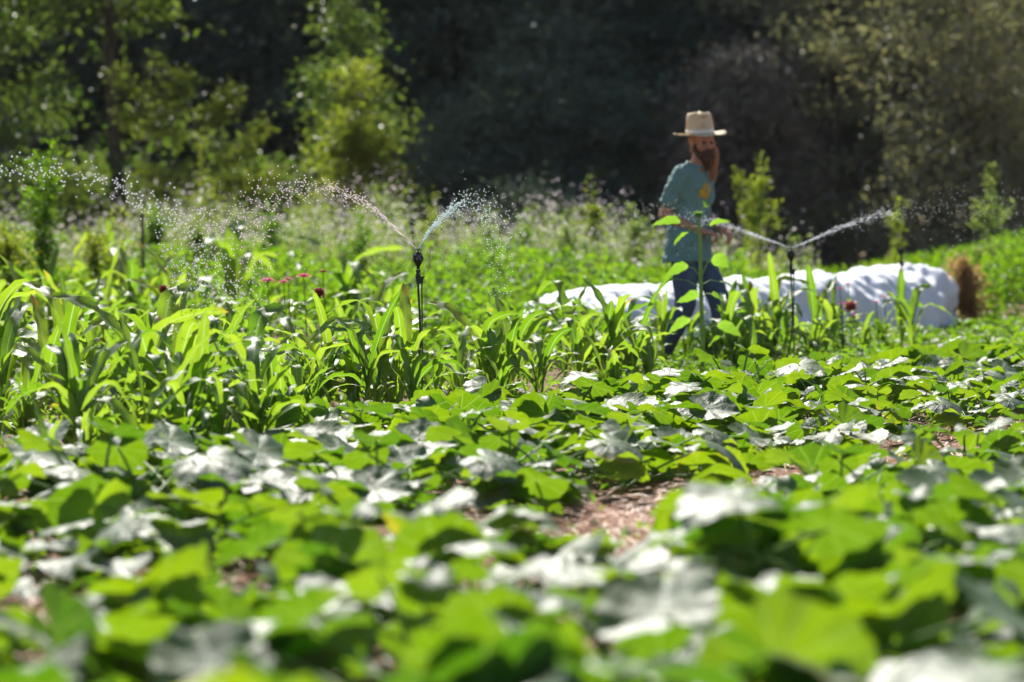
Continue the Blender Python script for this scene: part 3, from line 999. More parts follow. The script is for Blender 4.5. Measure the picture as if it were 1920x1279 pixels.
for k, px in enumerate([-200, 60, 200, 450, 700, 950, 1180, 1370, 1560, 1760, 1950, 2140]):
    d = fr.uniform(64, 70)
    kd = 'A' if px < 1500 else 'B'
    pr, us = (protA, uA) if kd == 'A' else (protB, uB)
    o = place(pr, us, fr.randrange(len(pr)), (at(px, d), d, 0), fr.uniform(0, 6.28), fr.uniform(1.05, 1.25))
    tag(o, "dark tree deep in the wood, hidden behind the front trees" if kd == 'A' else "olive tree deep in the wood on the right", "tree", "trees deep in the wood")
hi = make_tree("broadleaf_tree", 11, 1.5, 470, M_treeG, 120, 80, .36, .15, zmin=5.4, limbs=10, trunk_r=.15)
hi.location = (at(235, 47), 47, 0); tag(hi, "yellow-green sunlit tree at the top left behind the sapling", "tree", "trees of the dark wood")
for q, (px, d, h_, r_, m_, lab) in enumerate([(1560, 50, 8, 2.0, M_treeB, "loose olive tree between the grey-brown tree and the right edge"), (885, 49, 3.2, 1.3, M_treeA, "dark bushy shrub in shade right of the bright willow-like tree"),
                                             (1040, 50, 5.0, 1.5, M_treeA, "dark leafy tree at the edge of the wood left of the man"), (1400, 49, 4.2, 1.2, M_treeN, "grey-brown shrub tree behind the yellow-green weed")]):
    o = make_tree("broadleaf_tree", h_, r_, 480 + q, m_, 130, 80, .3, .13, zmin=.2, limbs=12, trunk_r=.1)
    o.location = (at(px, d), d, 0); tag(o, lab, "tree")
for i, (px, d, sc, lab) in enumerate([(-95, 45.5, .78, "mid green leafy tree filling the upper left corner")]):
    o = place(protG, uG, 0, (at(px, d), d, 0), fr.uniform(0, 6), sc)
    tag(o, lab, "tree", "trees of the dark wood")
# the sunlit young trees in front of the wood
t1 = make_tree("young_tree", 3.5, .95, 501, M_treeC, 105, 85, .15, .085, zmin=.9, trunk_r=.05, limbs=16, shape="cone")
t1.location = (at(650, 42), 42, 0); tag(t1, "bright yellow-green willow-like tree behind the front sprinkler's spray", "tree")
t1b = make_tree("young_tree", 5.6, .75, 502, M_treeG, 90, 90, .2, .10, zmin=2.2, trunk_r=.06, limbs=10, shape='cone')
t1b.location = (at(665, 45), 45, 0); tag(t1b, "slender darker green tree rising above the bright willow-like tree", "tree")


def sapling():
    """arching sapling with sparse side branches"""
    rg = np.random.default_rng(77)
    d = 40.0; s = FPX / d
    def w3(px, py, dy=0): return np.array([(px - 400) / s, dy, CAM_H + (HORIZON - py) / s])
    tr = MB(); cr = MB()
    main = np.array([w3(400, 575), w3(395, 450), w3(385, 330, .1), w3(372, 240, .1), w3(340, 170), w3(290, 110, -.1)])
    tr.tube(main, [.04, .035, .03, .02, .014, .006], 7)
    br = [(main[3], w3(205, 128, .2)), (main[3], w3(225, 218, -.2)), (main[4], w3(335, 140, .3)), (main[2], w3(265, 320, .1)), (main[2], w3(500, 230, .2)), (main[3], w3(440, 175, -.2)), (main[2], w3(520, 330, .3)), (main[1], w3(300, 350, -.2))]
    segs = [(main[4], main[5], 55)]
    for a, b in br:
        pts = tube_pts(a, b, np.array([0, 0, -.08]), 5)
        tr.tube(pts, np.linspace(.014, .004, 5), 5)
        for q in range(1, 4): segs.append((pts[q], pts[q + 1], 46 if b[0] < 0 else 60))
    for a, b, n in segs:
        n = n * 3
        t = rg.uniform(0, 1, n)[:, None]
        P = a * (1 - t) + b * t + rg.normal(0, .09, (n, 3))
        an = rg.uniform(0, 6.28, n)
        D = np.stack([np.cos(an), np.sin(an), rg.uniform(-.8, .6, n)], 1)
        N = np.stack([rg.normal(0, .7, n), rg.normal(0, .7, n), np.ones(n)], 1)
        L = rg.uniform(.05, .11, n)
        cr.leaves(P, L, L * .5, D, N, rg.random(n))
    root = empty("sapling", (at(400, d), d, 0))
    cr.build("crown", M_treeC, root, smooth=False); tr.build("trunk", M_bark, root)
    tag(root, "sparse arching sapling with sunlit branches left of the willow-like tree", "tree")


sapling()
bs = make_tree("shrub", 2.6, .9, 503, M_treeG, 60, 80, .18, .09, zmin=.3, trunk_r=.03, limbs=9)
bs.location = (at(460, 44), 44, 0); tag(bs, "dull green shrub between the sapling and the willow-like tree", "shrub")
bs2 = make_tree("shrub", 1.9, .8, 504, M_treeA, 60, 80, .18, .09, zmin=.1, trunk_r=.03, limbs=9)
bs2.location = (at(1000, 46), 46, 0); tag(bs2, "low dark shrub at the foot of the wood left of the man", "shrub")
bs3 = make_tree("broadleaf_tree", 7.5, 1.7, 505, M_treeB, 200, 90, .3, .12, zmin=.3, trunk_r=.05, limbs=9)
bs3.location = (at(1835, 46), 46, 0); tag(bs3, "pale olive bushy tree glinting near the right edge", "tree")

for pr, us in ((protA, uA), (protB, uB), (protN, uN), (protG, uG)):
    for o, u_ in zip(pr, us):
        if not u_:
            for ch in list(o.children): bpy.data.objects.remove(ch)
            bpy.data.objects.remove(o)

# brown dry bush
db = tall_weed(1818, 492, 27.3, 74, "brown dried bush at the right end of the white row cover", 506, mat=M_dry, name="dry_bush", n=2600, branch=1.6)
db["category"] = "bush"

# ------------------------------------------------------------------ white row cover
def row_cover():
    rg = np.random.default_rng(8)
    n, m = 260, 44
    A = np.array([-.14, 21.3]); B = np.array([4.05, 27.6])
    t = np.linspace(0, 1, n)
    ax = A[None] * (1 - t)[:, None] + B[None] * t[:, None]
    dr = (B - A) / np.linalg.norm(B - A); sdv = np.array([dr[1], -dr[0]])
    Hh = np.interp(t, [0, .05, .15, .28, .38, .47, .56, .66, .75, .84, .90, .94, .975, 1], [.0, .34, .50, .51, .56, .59, .56, .59, .57, .63, .62, .70, .60, .08])
    hoop = .022 * np.abs(np.sin(t * math.pi * 7.0 + .4)) ** .7
    Hh = Hh - hoop + .012 * np.sin(t * 31) + .008 * np.sin(t * 67 + 1)
    Wd = np.interp(t, [0, .06, .2, .9, .96, 1], [.05, .33, .44, .46, .44, .14]) - hoop * .8 + .02 * np.sin(t * 43 + 2)
    a = np.linspace(0, math.pi, m)
    P = np.zeros((n, m, 3))
    ca = np.sign(np.cos(a)) * np.abs(np.cos(a)) ** .82; sa = np.sin(a) ** .74
    side = np.abs(np.cos(a))[None]
    wr = .030 * np.abs(np.sin(t[:, None] * 58 + 1.5 * a[None] + 2 * np.sin(t[:, None] * 9))) * (side + .25) + .03 * np.sin(t[:, None] * 23 + 5 * a[None] + 1) * side \
        + .02 * np.sin(t[:, None] * 11 - 4 * a[None]) + .012 * np.sin(t[:, None] * 131 + 4 * a[None])
    P[..., 0] = ax[:, 0][:, None] + sdv[0] * (Wd[:, None] * ca[None] * (1 + wr * 2.2))
    P[..., 1] = ax[:, 1][:, None] + sdv[1] * (Wd[:, None] * ca[None] * (1 + wr * 2.2))
    P[..., 2] = Hh[:, None] * sa[None] * (1 + wr * 1.0)
    o = A
    root = empty("row_cover", (A[0], A[1], 0))
    mb = MB(); mb.grid(P - [A[0], A[1], 0])
    # closed far end
    end = P[-1] - [A[0], A[1], 0]
    mb.add(np.concatenate([end, end.mean(0)[None] + [dr[0] * .1, dr[1] * .1, 0]]), np.array([[i, i + 1, m] for i in range(m - 1)]))
    f = mb.build("fabric", M_cover, root)
    for k, (ns, st) in enumerate(((.38, .10), (.14, .055), (.05, .020))):
        tx = bpy.data.textures.new("crumple", 'CLOUDS'); tx.noise_scale = ns; tx.noise_type = 'HARD_NOISE'
        dm = f.modifiers.new("crumple", 'DISPLACE'); dm.texture = tx; dm.strength = st; dm.mid_level = .45; dm.texture_coords = 'LOCAL'
    hp = MB()
    for k in range(6):
        i = int((.06 + .18 * k) * (n - 1))
        hp = MB(); hp.tube((P[i] - [A[0], A[1], 0]) * [1, 1, .96] + 0, .008, 6)
        hp.build("hoop", M_rod, root)
    tag(root, "long low tunnel of white fleece fabric behind the man", "row cover")


row_cover()


# ------------------------------------------------------------------ sprinklers
def sprinkler(px, d, ytop, label, name="sprinkler", dual=True):
    s = FPX / d
    x = (px - 960) / s; H = CAM_H - (ytop - HORIZON) / s
    root = empty(name, (x, d, 0)); tag(root, label, "sprinkler")
    hd = MB()
    z = H
    prof = [(.0005, z - .094), (.007, z - .094), (.008, z - .084), (.0105, z - .078), (.013, z - .070), (.019, z - .058), (.0235, z - .046), (.025, z - .036), (.0235, z - .027), (.020, z - .021), (.0205, z - .019),
            (.0205, z - .015), (.015, z - .012), (.009, z - .010), (.006, z - .006), (.0005, z - .006)]
    hd.lathe(prof, sides=24)
    for k in range(10):                                   # moulded ribs on the body
        a = k * math.pi / 5
        e = np.array([math.cos(a), math.sin(a), 0])
        hd.tube([e * .0135 + [0, 0, z - .069], e * .0245 + [0, 0, z - .046], e * .0262 + [0, 0, z - .036], e * .0215 + [0, 0, z - .020]], .0016, 5)
    hd.build("sprinkler_head", M_black, root)
    df = MB()
    df.lathe([(.0005, z + .002), (.008, z + .003), (.016, z + .006), (.0165, z + .0075), (.008, z + .006), (.0005, z + .005)], sides=20)
    df.tube([np.array([0, 0, z - .008]), np.array([0, 0, z + .003])], .003, 8)
    df.tube([np.array([-.012, 0, z - .014]), np.array([-.015, 0, z - .004]), np.array([-.013, 0, z + .005])], .002, 6)
    df.tube([np.array([.012, 0, z - .014]), np.array([.015, 0, z - .004]), np.array([.013, 0, z + .005])], .002, 6)
    df.build("deflector", M_black, root)
    nk = MB()
    nk.lathe([(.0005, z - .09), (.009, z - .092), (.0115, z - .098), (.0115, z - .104), (.009, z - .108), (.011, z - .114), (.0125, z - .118), (.0125, z - .136), (.009, z - .14), (.0005, z - .14)], sides=16)
    nk.build("connector", M_black, root)
    cl = MB()
    c = np.array([.008, 0, z - .146])
    w2, t2, h2 = .021, .010, .018
    V = np.array([[sx * w2 * k, sy * t2, sz * h2] for sx, sy, sz, k in [(-1, -1, -1, .75), (1, -1, -1, .75), (1, 1, -1, .75), (-1, 1, -1, .75), (-1, -1, 1, .95), (1, -1, 1, .95), (1, 1, 1, .95), (-1, 1, 1, .95)]]) + c
    cl.add(V, [[0, 3, 2, 1], [4, 5, 6, 7], [0, 1, 5, 4], [1, 2, 6, 5], [2, 3, 7, 6], [3, 0, 4, 7]])
    cl.tube([c + [.018, -.004, .01], c + [.022, -.004, .02]], .004, 6)
    cl.build("clip", M_black, root, smooth=False)
    tb = MB()
    tb.tube([np.array(p) for p in [(0, 0, z - .13), (.001, 0, z - .2), (.008, -.004, z - .32), (.012, -.004, z - .45), (.002, -.01, z - .58), (-.02, -.02, z - .68), (-.045, -.03, z - .78), (-.06, -.05, z - .86)]], .0055, 8)
    tb.build("tube", M_hose, root)
    rd = MB()
    rd.tube([np.array([.018, .004, z - .15]), np.array([.02, .006, z - .45]), np.array([.018, .0, .0]), np.array([.018, 0, -.08])], .0038, 8)
    rd.build("stake", M_rod, root)
    return np.array([x, d, H])


N1 = sprinkler(784, 14.1, 470, "black sprinkler on a stake in sharp focus, spraying two jets")
N2 = sprinkler(1483, 18.3, 467, "black sprinkler spraying right of the man before the white cover")
N3 = sprinkler(1689, 23.5, 462, "black sprinkler farthest right, standing idle before the white cover")
N4 = sprinkler(773, 29.0, 412, "blurred dark sprinkler stake in the wildflowers behind the front sprinkler")
# dark post in the meadow on the left
pm = MB(); pm.tube([np.array([0, 0, 0]), np.array([.01, 0, .6]), np.array([0, 0, CAM_H + (HORIZON - 400) * 28 / FPX])], [.018, .018, .016], 8)
for k in range(3): pm.ellipsoid((0, 0, .5 + k * .22), (.024, .024, .012), n=6, m=10)
po = pm.build("garden_stake", M_bark, loc=(at(267, 28), 28, 0)); tag(po, "thin dark wooden stake upright in the wildflowers on the left", "stake")

# ------------------------------------------------------------------ water
ICO_V = None


def ico():
    p = (1 + 5 ** .5) / 2
    v = np.array([(-1, p, 0), (1, p, 0), (-1, -p, 0), (1, -p, 0), (0, -1, p), (0, 1, p), (0, -1, -p), (0, 1, -p), (p, 0, -1), (p, 0, 1), (-p, 0, -1), (-p, 0, 1)], float)
    v /= np.linalg.norm(v[0])
    f = np.array([(0, 11, 5), (0, 5, 1), (0, 1, 7), (0, 7, 10), (0, 10, 11), (1, 5, 9), (5, 11, 4), (11, 10, 2), (10, 7, 6), (7, 1, 8), (3, 9, 4), (3, 4, 2), (3, 2, 6), (3, 6, 8), (3, 8, 9), (4, 9, 5), (2, 4, 11), (6, 2, 10), (8, 6, 7), (9, 8, 1)])
    return v, f


ICO_V, ICO_F = ico()


def drops(mb, P, r, stretch=None):
    n = len(P)
    r = np.broadcast_to(r, (n,)) * 1.12
    V = ICO_V[None] * r[:, None, None]
    if stretch is not None:
        D, k = stretch
        V = V + D[:, None, :] * ((ICO_V[None] * D[:, None, :]).sum(-1, keepdims=True)) * (r * k)[:, None, None]
    V = V + P[:, None, :]
    F = ICO_F[None] + (np.arange(n) * 12)[:, None, None]
    mb.add(V.reshape(-1, 3), F.reshape(-1, 3))


def curve(pts, t):
    pts = np.asarray(pts, float)
    ts = np.linspace(0, 1, len(pts))
    out = np.stack([np.interp(t, ts, pts[:, k]) for k in range(pts.shape[1])], 1)
    return out


def px3(px, py, d): return np.array([(px - 960) * d / FPX, d, CAM_H + (HORIZON - py) * d / FPX])


def jet(mb, path, n, sp0, sp1, r0, r1, rg, bias=1.0, powr=1.5, stream=0):
    """path = control points in space, ballistic arc from the nozzle"""
    P0 = np.array(path)
    # smooth the polyline
    tt = np.linspace(0, 1, 60)
    Q = curve(P0, tt)
    for _ in range(6):
        Q[1:-1] = (Q[:-2] + Q[1:-1] * 2 + Q[2:]) / 4
    t = rg.uniform(0, 1, n) ** bias
    P = curve(Q, t)
    sp = sp0 + (sp1 - sp0) * t ** powr
    P = P + rg.normal(0, 1, (n, 3)) * sp[:, None] * [1, 1.8, 1]
    P[:, 2] -= np.abs(rg.normal(0, 1, n)) * sp * 1.1 * t
    r = rg.uniform(r0, r1, n)
    drops(mb, P, r)
    if stream:
        t = rg.uniform(0, .6, stream) ** 1.35
        P = curve(Q, t) + rg.normal(0, 1, (stream, 3)) * (.0014 + .030 * t[:, None] ** 1.2)
        D = curve(Q, t + .02) - curve(Q, t); D /= np.linalg.norm(D, axis=1, keepdims=True) + 1e-9
        drops(mb, P, rg.uniform(.0007, .0018, stream), (D, rg.uniform(1, 9, stream)))


def fall(mb, n, x0, x1, y0, y1, d, dd, r0, r1, rg, tilt=0.0):
    x = rg.uniform(x0, x1, n); u = rg.uniform(0, 1, n)
    y = y0 + (y1 - y0) * u; x = x + tilt * u
    D = d + rg.uniform(-dd, dd, n)
    P = np.stack([(x - 960) * D / FPX, D, CAM_H + (HORIZON - y) * D / FPX], 1)
    drops(mb, P, rg.uniform(r0, r1, n))


def water():
    rg = np.random.default_rng(99)
    d = 14.1
    n0 = px3(781, 467, d)
    # front sprinkler, left arc, rosy dispersed light painted into the drops
    mb = MB()
    jet(mb, [n0, px3(735, 422, d - .1), px3(690, 382, d - .25), px3(640, 358, d - .4), px3(590, 345, d - .5), px3(545, 342, d - .6), px3(490, 360, d - .7), px3(455, 385, d - .8)], 430, .001, .072, .0020, .0036, rg, bias=.75, stream=260)
    fall(mb, 420, 330, 520, 385, 580, d - .7, .4, .0020, .0036, rg, -20)
    fall(mb, 160, 380, 620, 400, 620, d - .5, .4, .0012, .0026, rg)
    o = mb.build("water_spray", M_waterRosyLight); tag(o, "arc of water drops, rosy dispersed light in their colour, thrown left by the front sprinkler", "water spray", kind="stuff")
    # right arc, cool dispersed light painted into the drops
    mb = MB()
    jet(mb, [n0 + [.01, 0, 0], px3(808, 430, d), px3(835, 403, d + .1), px3(862, 380, d + .15), px3(890, 368, d + .2), px3(915, 385, d + .3), px3(935, 425, d + .4)], 520, .001, .055, .0015, .0032, rg, bias=.8, powr=1.0, stream=260)
    fall(mb, 130, 900, 955, 400, 560, d + .3, .3, .0015, .003, rg, 10)
    o = mb.build("water_spray", M_waterCoolLight); tag(o, "arc of water drops, cool dispersed light in their colour, thrown right by the front sprinkler", "water spray", kind="stuff")
    # fine mist round the head
    mb = MB()
    n = 1500
    P = n0 + rg.normal(0, 1, (n, 3)) * [.22, .3, .12] + [.02, 0, .02]
    drops(mb, P, rg.uniform(.0006, .0013, n))
    n = 600
    P = n0 + rg.normal(0, 1, (n, 3)) * [.4, .3, .25] + [0, 0, -.15]
    P = P[P[:, 2] > .1]
    drops(mb, P, rg.uniform(.0007, .0015, len(P)))
    o = mb.build("water_mist", M_water); tag(o, "fine mist of tiny drops hanging around the front sprinkler", "water mist", kind="stuff")
    # arc arriving from beyond the left edge
    mb = MB(); dl = 11.6
    jet(mb, [px3(-60, 325, dl), px3(20, 318, dl), px3(90, 318, dl), px3(160, 325, dl), px3(230, 345, dl), px3(290, 375, dl), px3(345, 405, dl)], 300, .022, .036, .0024, .0040, rg, powr=1)
    fall(mb, 210, 270, 400, 390, 560, dl, .5, .0020, .0034, rg, 60)
    fall(mb, 230, 310, 490, 480, 760, dl, .5, .0018, .0030, rg, 10)
    o = mb.build("water_spray", M_water); tag(o, "blurred arc of water drops entering from the left edge", "water spray", kind="stuff")
    # right sprinkler
    mb = MB(); d2 = 18.3
    n2 = px3(1483, 466, d2)
    jet(mb, [n2, px3(1440, 450, d2), px3(1395, 434, d2), px3(1350, 418, d2 + .1), px3(1300, 402, d2 + .2), px3(1240, 390, d2 + .4), px3(1160, 385, d2 + .6), px3(1070, 385, d2 + .8)], 520, .001, .075, .0016, .0028, rg, powr=1.7, stream=380)
    fall(mb, 60, 1180, 1330, 380, 500, d2 + .2, .5, .0012, .0024, rg)
    o = mb.build("water_spray", M_water); tag(o, "water jet thrown left past the man's hands by the right sprinkler", "water spray", kind="stuff")
    mb = MB()
    jet(mb, [n2, px3(1530, 446, d2), px3(1580, 424, d2), px3(1640, 405, d2), px3(1710, 390, d2), px3(1790, 378, d2), px3(1880, 375, d2), px3(1930, 390, d2)], 560, .001, .09, .0014, .0026, rg, powr=1.4, stream=380)
    fall(mb, 250, 1600, 1915, 375, 470, d2, .5, .0008, .0016, rg)
    fall(mb, 22, 1730, 1860, 350, 560, 12.5, .5, .0012, .002, rg)
    o = mb.build("water_spray", M_water); tag(o, "water jet thrown to the right edge by the right sprinkler", "water spray", kind="stuff")


water()


# ------------------------------------------------------------------ sunflower in front of the man
def sunflower():
    d = 17.6; s = FPX / d
    X0 = 1316
    def w3(px, py, dy=0): return np.array([(px - X0) / s, dy, CAM_H + (HORIZON - py) / s])
    root = empty("sunflower_plant", (at(X0, d), d, 0)); tag(root, "young sunflower plant with closed bud standing in front of the man", "sunflower plant")
    st = MB()
    st.tube([np.array([0, 0, 0]), w3(1318, 640), w3(1314, 540), w3(1313, 450), w3(1309, 405)], [.014, .0135, .013, .011, .007], 10)
    sp = [  # tip of petiole, leaf az (screen plane), size, pitch
        ((1275, 417), (1308, 440), math.pi, .15, -.25, .35), ((1290, 436), (1309, 425), math.pi - .3, .10, .35, .1), ((1330, 423), (1310, 432), 0.0, .11, -.55, -.3), ((1322, 388), (1310, 405), .9, .05, -1.0, 1.2),
        ((1290, 500), (1313, 520), math.pi, .14, .1, .5), ((1336, 482), (1315, 520), .4, .10, .3, -.8), ((1262, 523), (1313, 540), math.pi, .16, .45, .2), ((1310, 556), (1315, 575), math.pi + .2, .13, -.1, .6),
        ((1350, 528), (1314, 535), -.1, .10, .15, .1), ((1334, 552), (1315, 560), -.5, .10, .2, -.5), ((1295, 600), (1316, 620), math.pi, .14, .2, .5), ((1345, 610), (1316, 630), 0, .14, .1, -.5)]
    rg = np.random.default_rng(4)
    for tip, base, az, size, pitch, roll in sp:
        b = w3(*base); t = w3(tip[0], tip[1], rg.uniform(-.06, .02))
        st.tube([b, (b + t) / 2 + [0, 0, .02], t], [.004, .003, .003], 6)
        n, m = 12, 9
        tt = np.linspace(0, 1, n); uu = np.linspace(-1, 1, m)
        wd = .5 * np.sin(math.pi * np.clip(tt, .02, .99) ** .75) ** .8
        G = np.zeros((n, m, 3))
        G[..., 0] = tt[:, None]; G[..., 1] = wd[:, None] * uu[None]
        G[..., 2] = -.42 * tt[:, None] ** 2 + .12 * np.abs(uu[None]) * wd[:, None] + .02 * np.sin(tt[:, None] * 20 + uu * 3)
        G *= size * 1.1
        G = G @ rot(az, pitch, roll).T + t
        lc = np.zeros(G.shape); lc[..., 0] = np.arctan2(uu[None] * wd[:, None], tt[:, None] + .02) / math.pi; lc[..., 1] = tt[:, None]; lc[..., 2] = rg.random()
        lf = MB(); lf.grid(G, lc); lf.build("leaf", M_sunf, root)
    st.build("stem", M_stalk, root)
    bd = MB(); c = w3(1309, 404)
    bd.ellipsoid(c, (.018, .018, .014), n=8, m=12)
    a = np.linspace(0, 6.28, 14, endpoint=False)
    for el in (.2, .7):
        D = np.stack([np.cos(a) * math.cos(el), np.sin(a) * math.cos(el), 0 * a + math.sin(el)], 1)
        N = np.stack([-np.cos(a) * math.sin(el), -np.sin(a) * math.sin(el), 0 * a + math.cos(el)], 1)
        bd.leaves(np.zeros((14, 3)) + c, .045, .018, D, N, np.full(14, .3))
    bd.build("bud", M_sunf, root)


sunflower()


def thistle():
    """rough weed stem lying diagonally over the squash leaves"""
    d = 14.6; s = FPX / d
    def w3(px, py, dy=0): return np.array([(px - 1370) / s, dy, CAM_H + (HORIZON - py) / s])
    root = empty("weed_stem", (at(1370, d), d, 0)); tag(root, "pale leaning weed stem with small lobed leaves above the squash", "weed")
    st = MB(); lf = MB(); rg = np.random.default_rng(6)
    st.tube([w3(1350, 800), w3(1375, 750), w3(1402, 716), w3(1432, 688)], [.006, .006, .005, .003], 7)
    for q in [((1402, 716), (1450, 720)), ((1390, 730), (1360, 715)), ((1415, 705), (1440, 735)), ((1425, 695), (1415, 675)), ((1380, 745), (1350, 748)), ((1432, 690), (1448, 672))]:
        a = w3(*q[0]); b = w3(*q[1], rg.uniform(-.05, .05))
        st.tube([a, (a + b) / 2 + [0, 0, .01], b], [.003, .002, .0015], 5)
        n = 9; an = rg.uniform(0, 6.28, n); t = rg.uniform(.3, 1, n)[:, None]
        lf.leaves(a * (1 - t) + b * t, rg.uniform(.02, .04, n), .010, np.stack([np.cos(an), np.sin(an), rg.uniform(-.3, 1, n)], 1), np.tile([0., 0, 1], (n, 1)), rg.random(n))
    st.build("stem", M_stalk, root); lf.build("leaves", M_herb, root)


thistle()


# ------------------------------------------------------------------ the man
def man():
    d = 20.1; sc = FPX / d
    px0 = 1290
    root = empty("person", ((px0 - 960) / sc, d, 0), 0, .97)
    tag(root, "man in straw hat, teal shirt and navy jeans walking through the crop", "person")
    f = np.array([.86, -.51, 0]); f /= np.linalg.norm(f)
    l = np.array([-f[1], f[0], 0]); zz = np.array([0, 0, 1.0])
    def P(a, b, c): return a * f + b * l + c * zz
    B = np.stack([f, l, zz], 1)

    def rem(o, vox, sm=4):
        m = o.modifiers.new("remesh", 'REMESH'); m.mode = 'VOXEL'; m.voxel_size = vox; m.use_smooth_shade = True
        s_ = o.modifiers.new("smooth", 'SMOOTH'); s_.factor = .5; s_.iterations = sm

    def limb(mb, pts, rad, sides=14):
        pts = np.array(pts); rad = np.array(rad)
        # dense interpolation for round joints
        t = np.linspace(0, 1, 24); ts = np.linspace(0, 1, len(pts))
        Q = np.stack([np.interp(t, ts, pts[:, k]) for k in range(3)], 1)
        rr = np.interp(t, ts, rad)
        for _ in range(2):
            Q[1:-1] = (Q[:-2] + 2 * Q[1:-1] + Q[2:]) / 4
        mb.tube(Q, rr, sides)
        mb.ellipsoid(Q[0], (rr[0],) * 3, n=8, m=12); mb.ellipsoid(Q[-1], (rr[-1],) * 3, n=8, m=12)

    def loft(mb, rings, sides=28):
        """rings: (a, b, c, half depth, half width)"""
        an = np.linspace(0, 6.283185, sides, endpoint=False)
        G = []
        for a, b, c, hd, hw in rings:
            ca, sa = np.cos(an), np.sin(an)
            G.append(np.stack([P(a, b, c) + f * (hd * np.sign(x) * abs(x) ** .85) + l * (hw * np.sign(y) * abs(y) ** .85) for x, y in zip(ca, sa)]))
        G = np.array(G)
        mb.grid(G, wrap=True)
        for e in (0, -1):
            V = np.concatenate([G[e], G[e].mean(0)[None]]); j = np.arange(sides)
            ff = np.stack([j, (j + 1) % sides, np.full(sides, sides)], 1)
            mb.add(V, ff[:, ::-1] if e == 0 else ff)

    shR, shL = P(.035, -.185, 1.425), P(.045, .18, 1.425)
    elR, elL = P(-.085, -.215, 1.13), P(.03, .205, 1.14)
    wrR, wrL = P(.15, -.09, 1.01), P(.235, .085, 1.03)
    # ---- body
    b = MB()
    loft(b, [(0, 0, .84, .10, .15), (0, 0, .95, .115, .165), (.005, 0, 1.08, .105, .145), (.02, 0, 1.22, .11, .155), (.035, 0, 1.36, .105, .165), (.045, 0, 1.43, .08, .15), (.06, 0, 1.475, .055, .07)])
    limb(b, [P(.06, 0, 1.45), P(.085, 0, 1.52), P(.11, 0, 1.58)], [.062, .056, .056])
    for sh, el, wr in ((shR, elR, wrR), (shL, elL, wrL)):
        limb(b, [sh, (sh + el) / 2, el], [.054, .048, .041])
        limb(b, [el, el * .65 + wr * .35, wr], [.042, .041, .027])
    for sgn, hip, kn, an in ((1, P(0, .085, .9), P(.20, .09, .52), P(.24, .09, .1)), (-1, P(0, -.085, .9), P(.03, -.09, .49), P(-.17, -.09, .13))):
        limb(b, [hip, (hip + kn) / 2, kn], [.085, .075, .055]); limb(b, [kn, (kn * .7 + an * .3), an], [.055, .052, .036])
    # head, turned toward the camera and slightly down
    hf = np.array([.42, -.90, -.12]); hf /= np.linalg.norm(hf)
    hl = np.cross(zz, hf); hl /= np.linalg.norm(hl); hu = np.cross(hf, hl)
    HM = np.stack([hf, hl, hu], 1)
    hc = P(.115, .0, 1.655)
    def H(a, b_, c): return hc + HM @ np.array([a, b_, c])
    b.ellipsoid(H(-.012, 0, .028), (.098, .077, .098), HM)
    b.ellipsoid(H(.022, 0, -.045), (.068, .060, .078), HM)
    b.ellipsoid(H(.058, 0, -.095), (.028, .030, .024), HM)     # chin
    b.tube([H(.088, 0, .02), H(.100, 0, -.004), H(.112, 0, -.026)], [.009, .011, .015], 8)
    b.ellipsoid(H(.105, 0, -.028), (.014, .018, .010), HM, 8, 10)
    b.ellipsoid(H(.078, 0, .026), (.016, .052, .010), HM, 8, 12)  # brow
    for sgn in (1, -1):
        b.ellipsoid(H(.062, sgn * .040, -.022), (.026, .022, .018), HM, 8, 10)
        b.ellipsoid(H(-.008, sgn * .080, -.012), (.020, .009, .030), HM, 8, 10)
    b.ellipsoid(H(.088, 0, -.058), (.010, .024, .006), HM, 6, 10)
    b.ellipsoid(H(.086, 0, -.068), (.010, .020, .006), HM, 6, 10)

    # ---- hands: palm, four curled fingers, thumb
    def hand(wr, dirv, up, side, curl):
        dirv = dirv / np.linalg.norm(dirv); up = up - dirv * up.dot(dirv); up /= np.linalg.norm(up); sd = np.cross(dirv, up) * side
        M = np.stack([dirv, sd, up], 1)
        b.ellipsoid(wr + dirv * .045, (.052, .040, .017), M, 10, 14)
        b.tube([wr - dirv * .02, wr + dirv * .03], [.027, .030], 12)
        for k in range(4):
            o = (k - 1.5) * .0195
            ln = [.040, .046, .043, .034][k]
            p0 = wr + dirv * (.080 - .006 * abs(k - 1.2)) + sd * o
            c = curl + .08 * k
            d1 = dirv * math.cos(c * .6) - up * math.sin(c * .6); d2 = dirv * math.cos(c * 1.5) - up * math.sin(c * 1.5); d3 = dirv * math.cos(c * 2.3) - up * math.sin(c * 2.3)
            p1 = p0 + d1 * ln; p2 = p1 + d2 * ln * .65; p3 = p2 + d3 * ln * .5
            b.tube([p0 - dirv * .02, p0, p1, p2, p3], [.010, .0095, .0088, .008, .007], 8)
        q0 = wr + dirv * .03 - sd * .032; q1 = q0 + (dirv * .6 - sd * .55 - up * .4) * .04; q2 = q1 + (dirv * .75 + sd * .1 - up * .6) * .034
        b.tube([wr + dirv * .02 - sd * .015, q0, q1, q2], [.014, .0125, .0105, .0085], 8)
    hand(wrR, P(.80, .45, -.1), np.array([0, -.3, 1.0]), 1, .85)
    hand(wrL, P(.75, -.25, -.45), np.array([.3, -.3, 1.0]), -1, .8)
    bo = b.build("body", M_skin, root); rem(bo, .0042, 2)

    for sgn in (1, -1):
        e = MB(); e.ellipsoid(H(.079, sgn * .031, .004), (.011, .0125, .009), HM, 8, 10); e.build("eye", M_eye, root)

    # ---- T-shirt
    s_ = MB()
